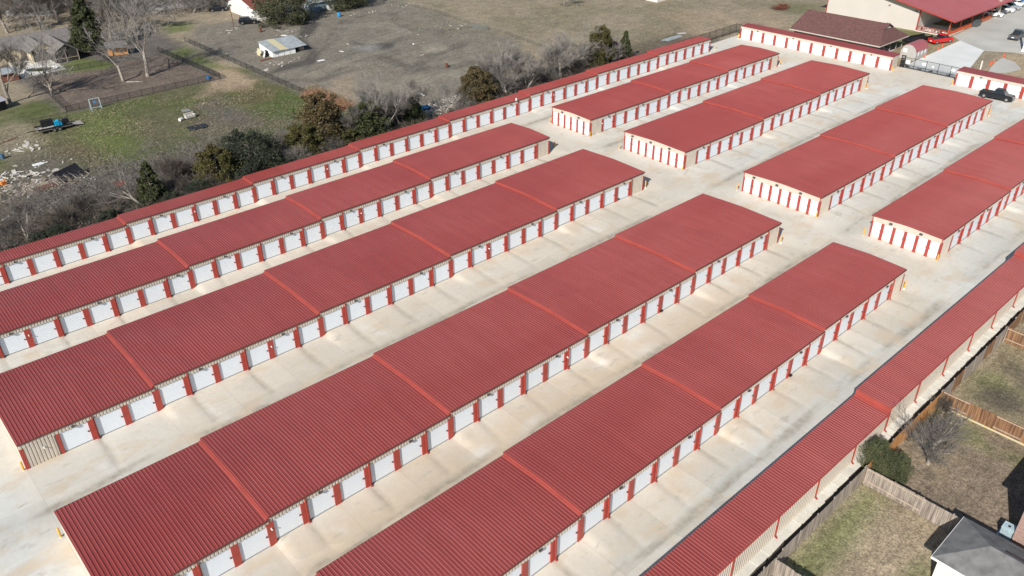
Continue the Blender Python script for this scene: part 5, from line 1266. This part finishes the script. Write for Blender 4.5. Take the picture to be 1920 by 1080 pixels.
MB().obox((-1.2, 1.6, .7), (1.4, .1, 1.5), (.3, 0, 1.2)).build('loose_panel', mt_white, t); MB().obox((-1.5, 3.6, .8), (1.6, .1, 1.5), (.2, 0, 1.5)).build('loose_panel', mt_yel2, t)
# utility lamp pole
t = thing('lamp_pole', 'tall rust-brown lamp pole beside the dark suv', 'lamp pole', (73.78,139.58, gz(74)))
MB().tube((0, 0, -.3), (-.15, 0, 5.9), .10, .08, 8, True).build('pole', mt_rust, t); MB().box(-.6, .25, -.25, .25, 5.4, 5.8).build('transformer', mt_grey, t); MB().tube((-.3, 0, 5.9), (-.3, 0, 6.3), .22, .12, 10, True).build('lamp', mt_white, t)
# house with grey roof at the lower right, brick house beside it
t = thing('garden_house', 'cream-walled house with grey hipped roof at the bottom right', 'house', (34.5, -72, gz(36)))
he, hr, x0, x1, y0, y1 = 2.75, 3.95, -.45, 5.25, 0, 17.15
w = MB(); w.box(0, 4.8, 0, 16.75, -.3, 2.72); w.build('wall', mt_cream, t)
xm = (x0 + x1) / 2; r = MB(); hx = 2.75
e0, e1, e2, e3 = (x0, y0, he), (x1, y0, he), (x1, y1, he), (x0, y1, he); a_, b_ = (xm, y0, hr), (xm, y1 - hx, hr)
r.quad(e0, a_, b_, e3); r.quad(e1, e2, b_, a_); r.quad(e2, e3, b_)
for p, q in ((e0, e3), (e2, e1), (e3, e2)): r.quad((p[0], p[1], p[2] - .16), (q[0], q[1], q[2] - .16), q, p)
r.quad(*[(p[0], p[1], p[2] - .16) for p in (e0, e1, e2, e3)])
r.build('roof', mt_gshingle, t)
MB().box(x0 - .02, x0 + .05, y0, y1, he - .2, he + .0).box(x0, x1, y1 - .03, y1 + .03, he - .2, he - .0).build('fascia', mt_white, t)
MB().obox((xm + .5, 11.4, hr - .20), (.3, 4.2, .09), (0, .40, 0)).build('ridge_vent', mt_black, t)
t = thing('brick_house', 'tall pinkish brick house wall cut off by the right edge', 'house', (42.7, -57.9, gz(44)))
MB().box(0, 14, -9, 0, -.3, 5.0).build('wall', mt_brick, t)
r = MB(); r.slab([(-.35, -9, 5.0), (14, -9, 5.0), (14, .3, 5.0), (-.35, .3, 5.0)], .18); r.quad((-.35, .3, 5.002), (-.35, -9, 5.002), (2.5, -9, 6.5), (2.5, -2.6, 6.5)); r.quad((-.35, .3, 5.002), (2.5, -2.6, 6.5), (14, -2.6, 6.5), (14, .3, 5.002)); r.quad((2.5, -2.6, 6.5), (2.5, -9, 6.5), (14, -9, 6.5), (14, -2.6, 6.5))
r.build('roof', mt_shingle, t)
t = thing('air_conditioner', 'pale blue-green air conditioning unit beside the brick wall', 'air conditioner', (43.10,-57.40, gz(43)))
b = MB()
for i in range(22): b.box(-.42, .42, -.42, .42, .08 + i * .045, .08 + i * .045 + .028)
b.build('louvres', mt_lblue, t); MB().box(-.40, .40, -.40, .40, .05, 1.05).build('coil', M('blue_grey_coil', (.25, .33, .36), .6, .1), t)
MB().box(-.45, .45, -.45, .45, 1.06, 1.12).build('lid', M('pale_teal_lid', (.42, .55, .58), .4, .05), t); MB().tube((0, 0, 1.12), (0, 0, 1.14), .33, .33, 20, True).build('fan_grille', mt_lblue, t); MB().tube((0, 0, 1.14), (0, 0, 1.16), .11, .11, 12, True).build('fan_hub', mt_black, t)
MB().box(-.6, .6, -.6, .6, -.1, .05).build('pad', mt_conc2, t)

# ================================================================ SMALL THINGS ON THE FIELDS
def frame_thing():
    t = thing('play_frame', 'pale blue metal frame with a small blue seat at the yard fence', 'play frame', (26.57,100.91, gz(27)), -.06)
    for xx in (-.9, .9):
        MB().tube((xx, -.5, 0), (xx, 0, 2.1), .06, .06, 6).build('leg', mt_lblue, t); MB().tube((xx, .6, 0), (xx, 0, 2.1), .06, .06, 6).build('leg', mt_lblue, t)
    MB().tube((-.95, 0, 2.1), (.95, 0, 2.1), .07, .07, 6, True).build('top_bar', mt_lblue, t)
    MB().tube((-.95, -.35, .5), (.95, -.35, .5), .05, .05, 6, True).build('cross_bar', mt_lblue, t)
    s = MB().box(-.25, .25, -.18, .18, 1.3, 1.6).build('seat', mt_blue, t)
    for xx in (-.2, .2): MB().tube((xx, 0, 1.6), (xx, 0, 2.1), .015, .015, 4).build('chain', mt_grey, s)
frame_thing()
def rug(x, y, w, l, mat, rz, name, label, cat, th=.06, group=None, h=.02):
    return simple(name, label, cat, MB().box(-w/2, w/2, -l/2, l/2, 0, th), mat, (x, y, gz(x) + h), rz, group)
rug(36.23,77.26, 3.2, 2.0, mt_black, -.1, 'black_tarp', 'flat black tarp lying on the scrubby field', 'tarp', .25)
simple('grey_table', 'tipped grey table among the field weeds', 'table', MB().obox((0, 0, .7), (1.5, .8, .07), (.35, .1, 0)).tube((-.6, -.2, 0), (-.6, -.2, .6), .04, .04, 6).tube((.6, -.2, 0), (.6, -.2, .6), .04, .04, 6).tube((.6, .3, 0), (.6, .3, .85), .04, .04, 6), mt_grey, (37.76,85.55, gz(45)))
simple('old_sofa', 'pale discarded seat beside the tipped grey table', 'sofa', MB().box(-.9, .9, -.4, .4, .1, .5).box(-.9, .9, .2, .45, .5, .9).box(-.95, -.75, -.4, .4, .5, .65).box(.75, .95, -.4, .4, .5, .65), mt_junk, (37.40,83.08, gz(45)), .1)
simple('white_bucket', 'white bucket on its side left of the discarded seat', 'bucket', MB().tube((-.3, 0, .3), (.4, .1, .33), .30, .24, 12, True), mt_white, (35.47,82.63, gz(42)), .3)
simple('blue_tub', 'small blue tub inside the black fence corner', 'tub', MB().tube((0, 0, 0), (0, 0, .5), .35, .45, 12, True), mt_blue, (50.41,103.67, gz(50)))
simple('blue_barrel', 'bright blue barrel at the upper edge of the mud lot', 'barrel', MB().tube((0, 0, 0), (0, 0, .95), .42, .42, 14, True).tube((0, 0, .45), (0, 0, .5), .45, .45, 14), M('bright_blue', (.02, .28, .62), .4, .1), (99.30,130.67, gz(105)))
simple('rusty_barrel', 'rusty barrel on the mud left of the white shack', 'barrel', MB().tube((0, 0, 0), (0, 0, .95), .32, .32, 12, True).tube((0, 0, .45), (0, 0, .5), .35, .35, 12), mt_rust, (76.81,131.16, gz(80)))
simple('rusty_barrel', 'rusty barrel near the tree line on the mud lot', 'barrel', MB().tube((0, 0, 0), (0, 0, .95), .32, .32, 12, True).tube((0, 0, .45), (0, 0, .5), .35, .35, 12), mt_rust, (90.73,74.01, gz(90)))
simple('mesh_screen', 'grey wire screen leaning at the meadow edge', 'panel', MB().obox((0, 0, .6), (4.5, .06, 1.2), (.3, 0, 0)), veil('panel_wire', (.2, .21, .2), .6), (116.71,93.52, gz(117)), -1.2)
simple('blue_sheet', 'crumpled blue tarp behind the scrap heap in the tree line', 'tarp', MB().obox((0, 0, .3), (1.8, 1.2, .5), (.2, .1, 0)).obox((.5, .4, .2), (1.2, 1.2, .3), (.1, .3, .5)), M('deep_blue_tarp', (.01, .10, .24), .6, .3), (71.21,55.84, gz(78)))
simple('orange_tarp', 'orange-red tarp caught in the thicket behind the thin row', 'tarp', MB().obox((0, 0, .6), (1.7, 1.1, .2), (.4, .1, 0)).obox((.2, .1, .4), (1.2, 1.3, .2), (.1, .4, .7)), M('red_orange_tarp', (.50, .08, .04), .7, .2), (16.38,60.50, gz(28)))
simple('blue_drum', 'blue-grey barrel at the left edge above the rubble', 'barrel', MB().tube((0, 0, 0), (0, 0, .9), .33, .33, 12, True).tube((0, 0, .4), (0, 0, .46), .36, .36, 12), M('slate_blue_drum', (.06, .12, .19), .5, .2), (6.51,86.29, gz(10)))
simple('orange_toy', 'orange and yellow object at the left end of the rubble', 'toy', MB().obox((0, 0, .3), (.7, .5, .5), (0, .2, .3)).tube((0, 0, .5), (.5, .2, .8), .15, .1, 8, True), M('orange_yellow', (.75, .22, .03), .5, .4, 4), (3.68,74.56, gz(10)))
simple('red_pipe', 'long red pipe lying in the grass at the left edge', 'pipe', MB().tube((-3, 0, .1), (3, 0, .1), .07, .07, 6, True), mt_rust, (8.46,94.32, gz(8)), .45)
simple('white_sheet', 'crumpled white sheet on the rubble-strewn ground', 'sheet', MB().obox((0, 0, .1), (1.6, .8, .12), (.1, .05, .2)).obox((.9, .2, .06), (1.2, .25, .06)), mt_white, (10.02,79.40, gz(15)))
SH = [(74.24,98.20, 'white sheet of board right of the shack on dark mud'), (62.00,100.45, 'white board near the fence corner of the mud lot'), (67.46,110.51, 'white board just left of the shack'), (67.64,114.67, 'torn white panel left of the shack'),
      (79.17,123.62, 'pale blue-white scrap behind the shack'), (69.34,61.94, 'white lid at the lower edge of the mud lot'), (81.48,101.12, 'small white scrap in the middle of the mud lot'), (92.60,85.42, 'thin white board on the tracks of the mud lot'), (76.07,63.64, 'long pale board near the lower mud edge'),
      (147.89,55.40, 'pale scrap sheet beside the black chain-link fence'), (96.84,94.38, 'white scrap beside the faint wheel tracks')]
for i, (x, y, lb) in enumerate(SH): rug(x, y, (1.6, 1.3, 1.6, 1.4, 1.5, .8, 1.2, 1.0, 2.6, 2.0, 1.0)[i], (.9, .8, .6, 1.2, .9, .6, .4, .3, .35, 1.1, .4)[i], (mt_white, mt_junk)[i % 2], (i * 1.3) % 3, 'scrap_sheet', lb, 'scrap sheet', .05, 'scrap sheets on the mud lot', .06)
simple('metal_sheets', 'stack of long grey metal sheets by the black chain-link fence', 'metal sheets', MB().box(-3, 3, -.7, .3, .1, .16).box(-2.6, 3.3, -.3, .8, .17, .22).box(-3.3, 2.2, .3, 1.2, .05, .1), mt_metalroof, (143.04,54.16, gz(137)), .05)
# a rain of litter and rubble
def litter(name, label, n, fn, mat, seed, s=(.15, .6)):
    rg = random.Random(seed); mb = MB()
    for _ in range(n):
        x, y = fn(rg); k = rg.uniform(*s)
        mb.obox((x, y, gz(x) + .06), (k * rg.uniform(.6, 2.2), k * rg.uniform(.2, .7), .05 + .1 * rg.random()), (rg.uniform(-.3, .3), rg.uniform(-.3, .3), rg.uniform(0, 3)))
    return tag(mb.build(name, mat), label, None, kind='stuff')
def around(*c):
    c = [c[i:i+4] for i in range(0, len(c), 4)]
    return lambda r: (lambda q: (r.gauss(q[0], q[2]), r.gauss(q[1], q[3])))(r.choice(c))
litter('rubble', 'pale broken boards and rubble strewn at the left of the field', 260, around(6.10,73.02, 2.2, 1.6, 9.70,89.34, 2.2, 1.2, 5.17,76.76, 2.0, 1.0, 10.04,69.16, 2.5, 1.2, 9.53,76.85, 3, 2, 4.16,61.91, 2.2, 1.0, 7.00,59.15, 1.6, .8), mt_junk, 2, (.2, .9))
litter('lumber', 'brown scrap lumber among the rubble at the left of the field', 170, around(6.41,71.34, 2.2, 1.3, 8.21,69.57, 2.2, 1.2, 9.74,69.46, 2, 1), mt_plank, 4, (.3, 1.1))
litter('litter', 'white scraps strewn over the mud lot', 150, around(82.15,127.12, 2.5, 1.8, 80.91,119.69, 2, 1.4, 67.33,102.92, 2.6, 1.0, 83.97,147.55, 3, 2, 71.55,164.90, 4, 1.2, 71.69,137.95, 2.5, .8, 107.01,128.58, 3, 1.0, 119.20,128.36, 3.5, 1.2, 87.56,93.02, 12, 9, 117.32,100.51, 3, 2), mt_junk, 5, (.1, .45))
litter('scrap_heap', 'heap of pale scrap and rubbish beyond the thin row at the mud edge', 300, around(72.96,54.51, 2.6, 1.2, 77.58,56.29, 2.2, 1.0, 78.42,53.28, 1.8, .8, 69.06,54.31, 1.6, .8), mt_junk, 6, (.15, .6))
t = thing('collapsed_shed', 'collapsed black-roofed shed frame beside the lumber rubble', 'collapsed shed', (12.23,69.83, gz(20)), .35)
MB().slab([(-2.2, -.6, .3), (2.0, -.6, .5), (2.0, 1.2, 1.6), (-2.2, 1.0, 1.4)], .08).build('roof_panel', mt_black, t)
for k in range(5): MB().obox((-2 + k, -.2, .6), (.1, 2.2, .1), (.5, 0, .1 * k)).build('rafter', mt_plank, t)
t = thing('red_floor', 'weathered red-brown floor frame among the rubble', 'floor frame', (7.97,68.99, gz(15)), .12)
MB().box(-1.8, 1.8, -.9, .9, 0, .12).build('deck', mt_rust, t)
for s in (-1.8, 1.75): MB().box(s, s + .06, -1, 1, .1, .2).build('rail', mt_junk, t)
simple('rust_sheet', 'rusty red sheet lying before the shack', 'sheet', MB().box(-1.6, 1.6, -.5, .5, 0, .06), mt_rust, (66.01,107.78, gz(66) + .05), .1)
simple('brush_heap', 'dark heap of cut brush on the meadow beyond the sunlit row', 'brush heap', (lambda mb: ([mb.obox((rr.gauss(0, 1.1), rr.gauss(0, .7), abs(rr.gauss(0, .35)) + .1), (rr.uniform(.6, 2), .1, .08), (rr.uniform(-.4, .4), rr.uniform(-.4, .4), rr.uniform(0, 3))) for rr in [random.Random(5)] for _ in range(130)], mb)[1])(MB()), mt_rust, (186.32,52.26, gz(190)))
simple('stored_box', 'beige flat-roofed box at the top edge above the dry meadow', 'box building', MB().box(0, 7, 0, 4, -.2, 2.3).box(-.2, 7.2, -.2, 4.2, 2.3, 2.42), mt_cream, (169.23,80.21, gz(165)), .0)
for i, (x, y) in enumerate(pairs([17.98,124.43, 20.01,128.28, 21.91,131.47])): pass
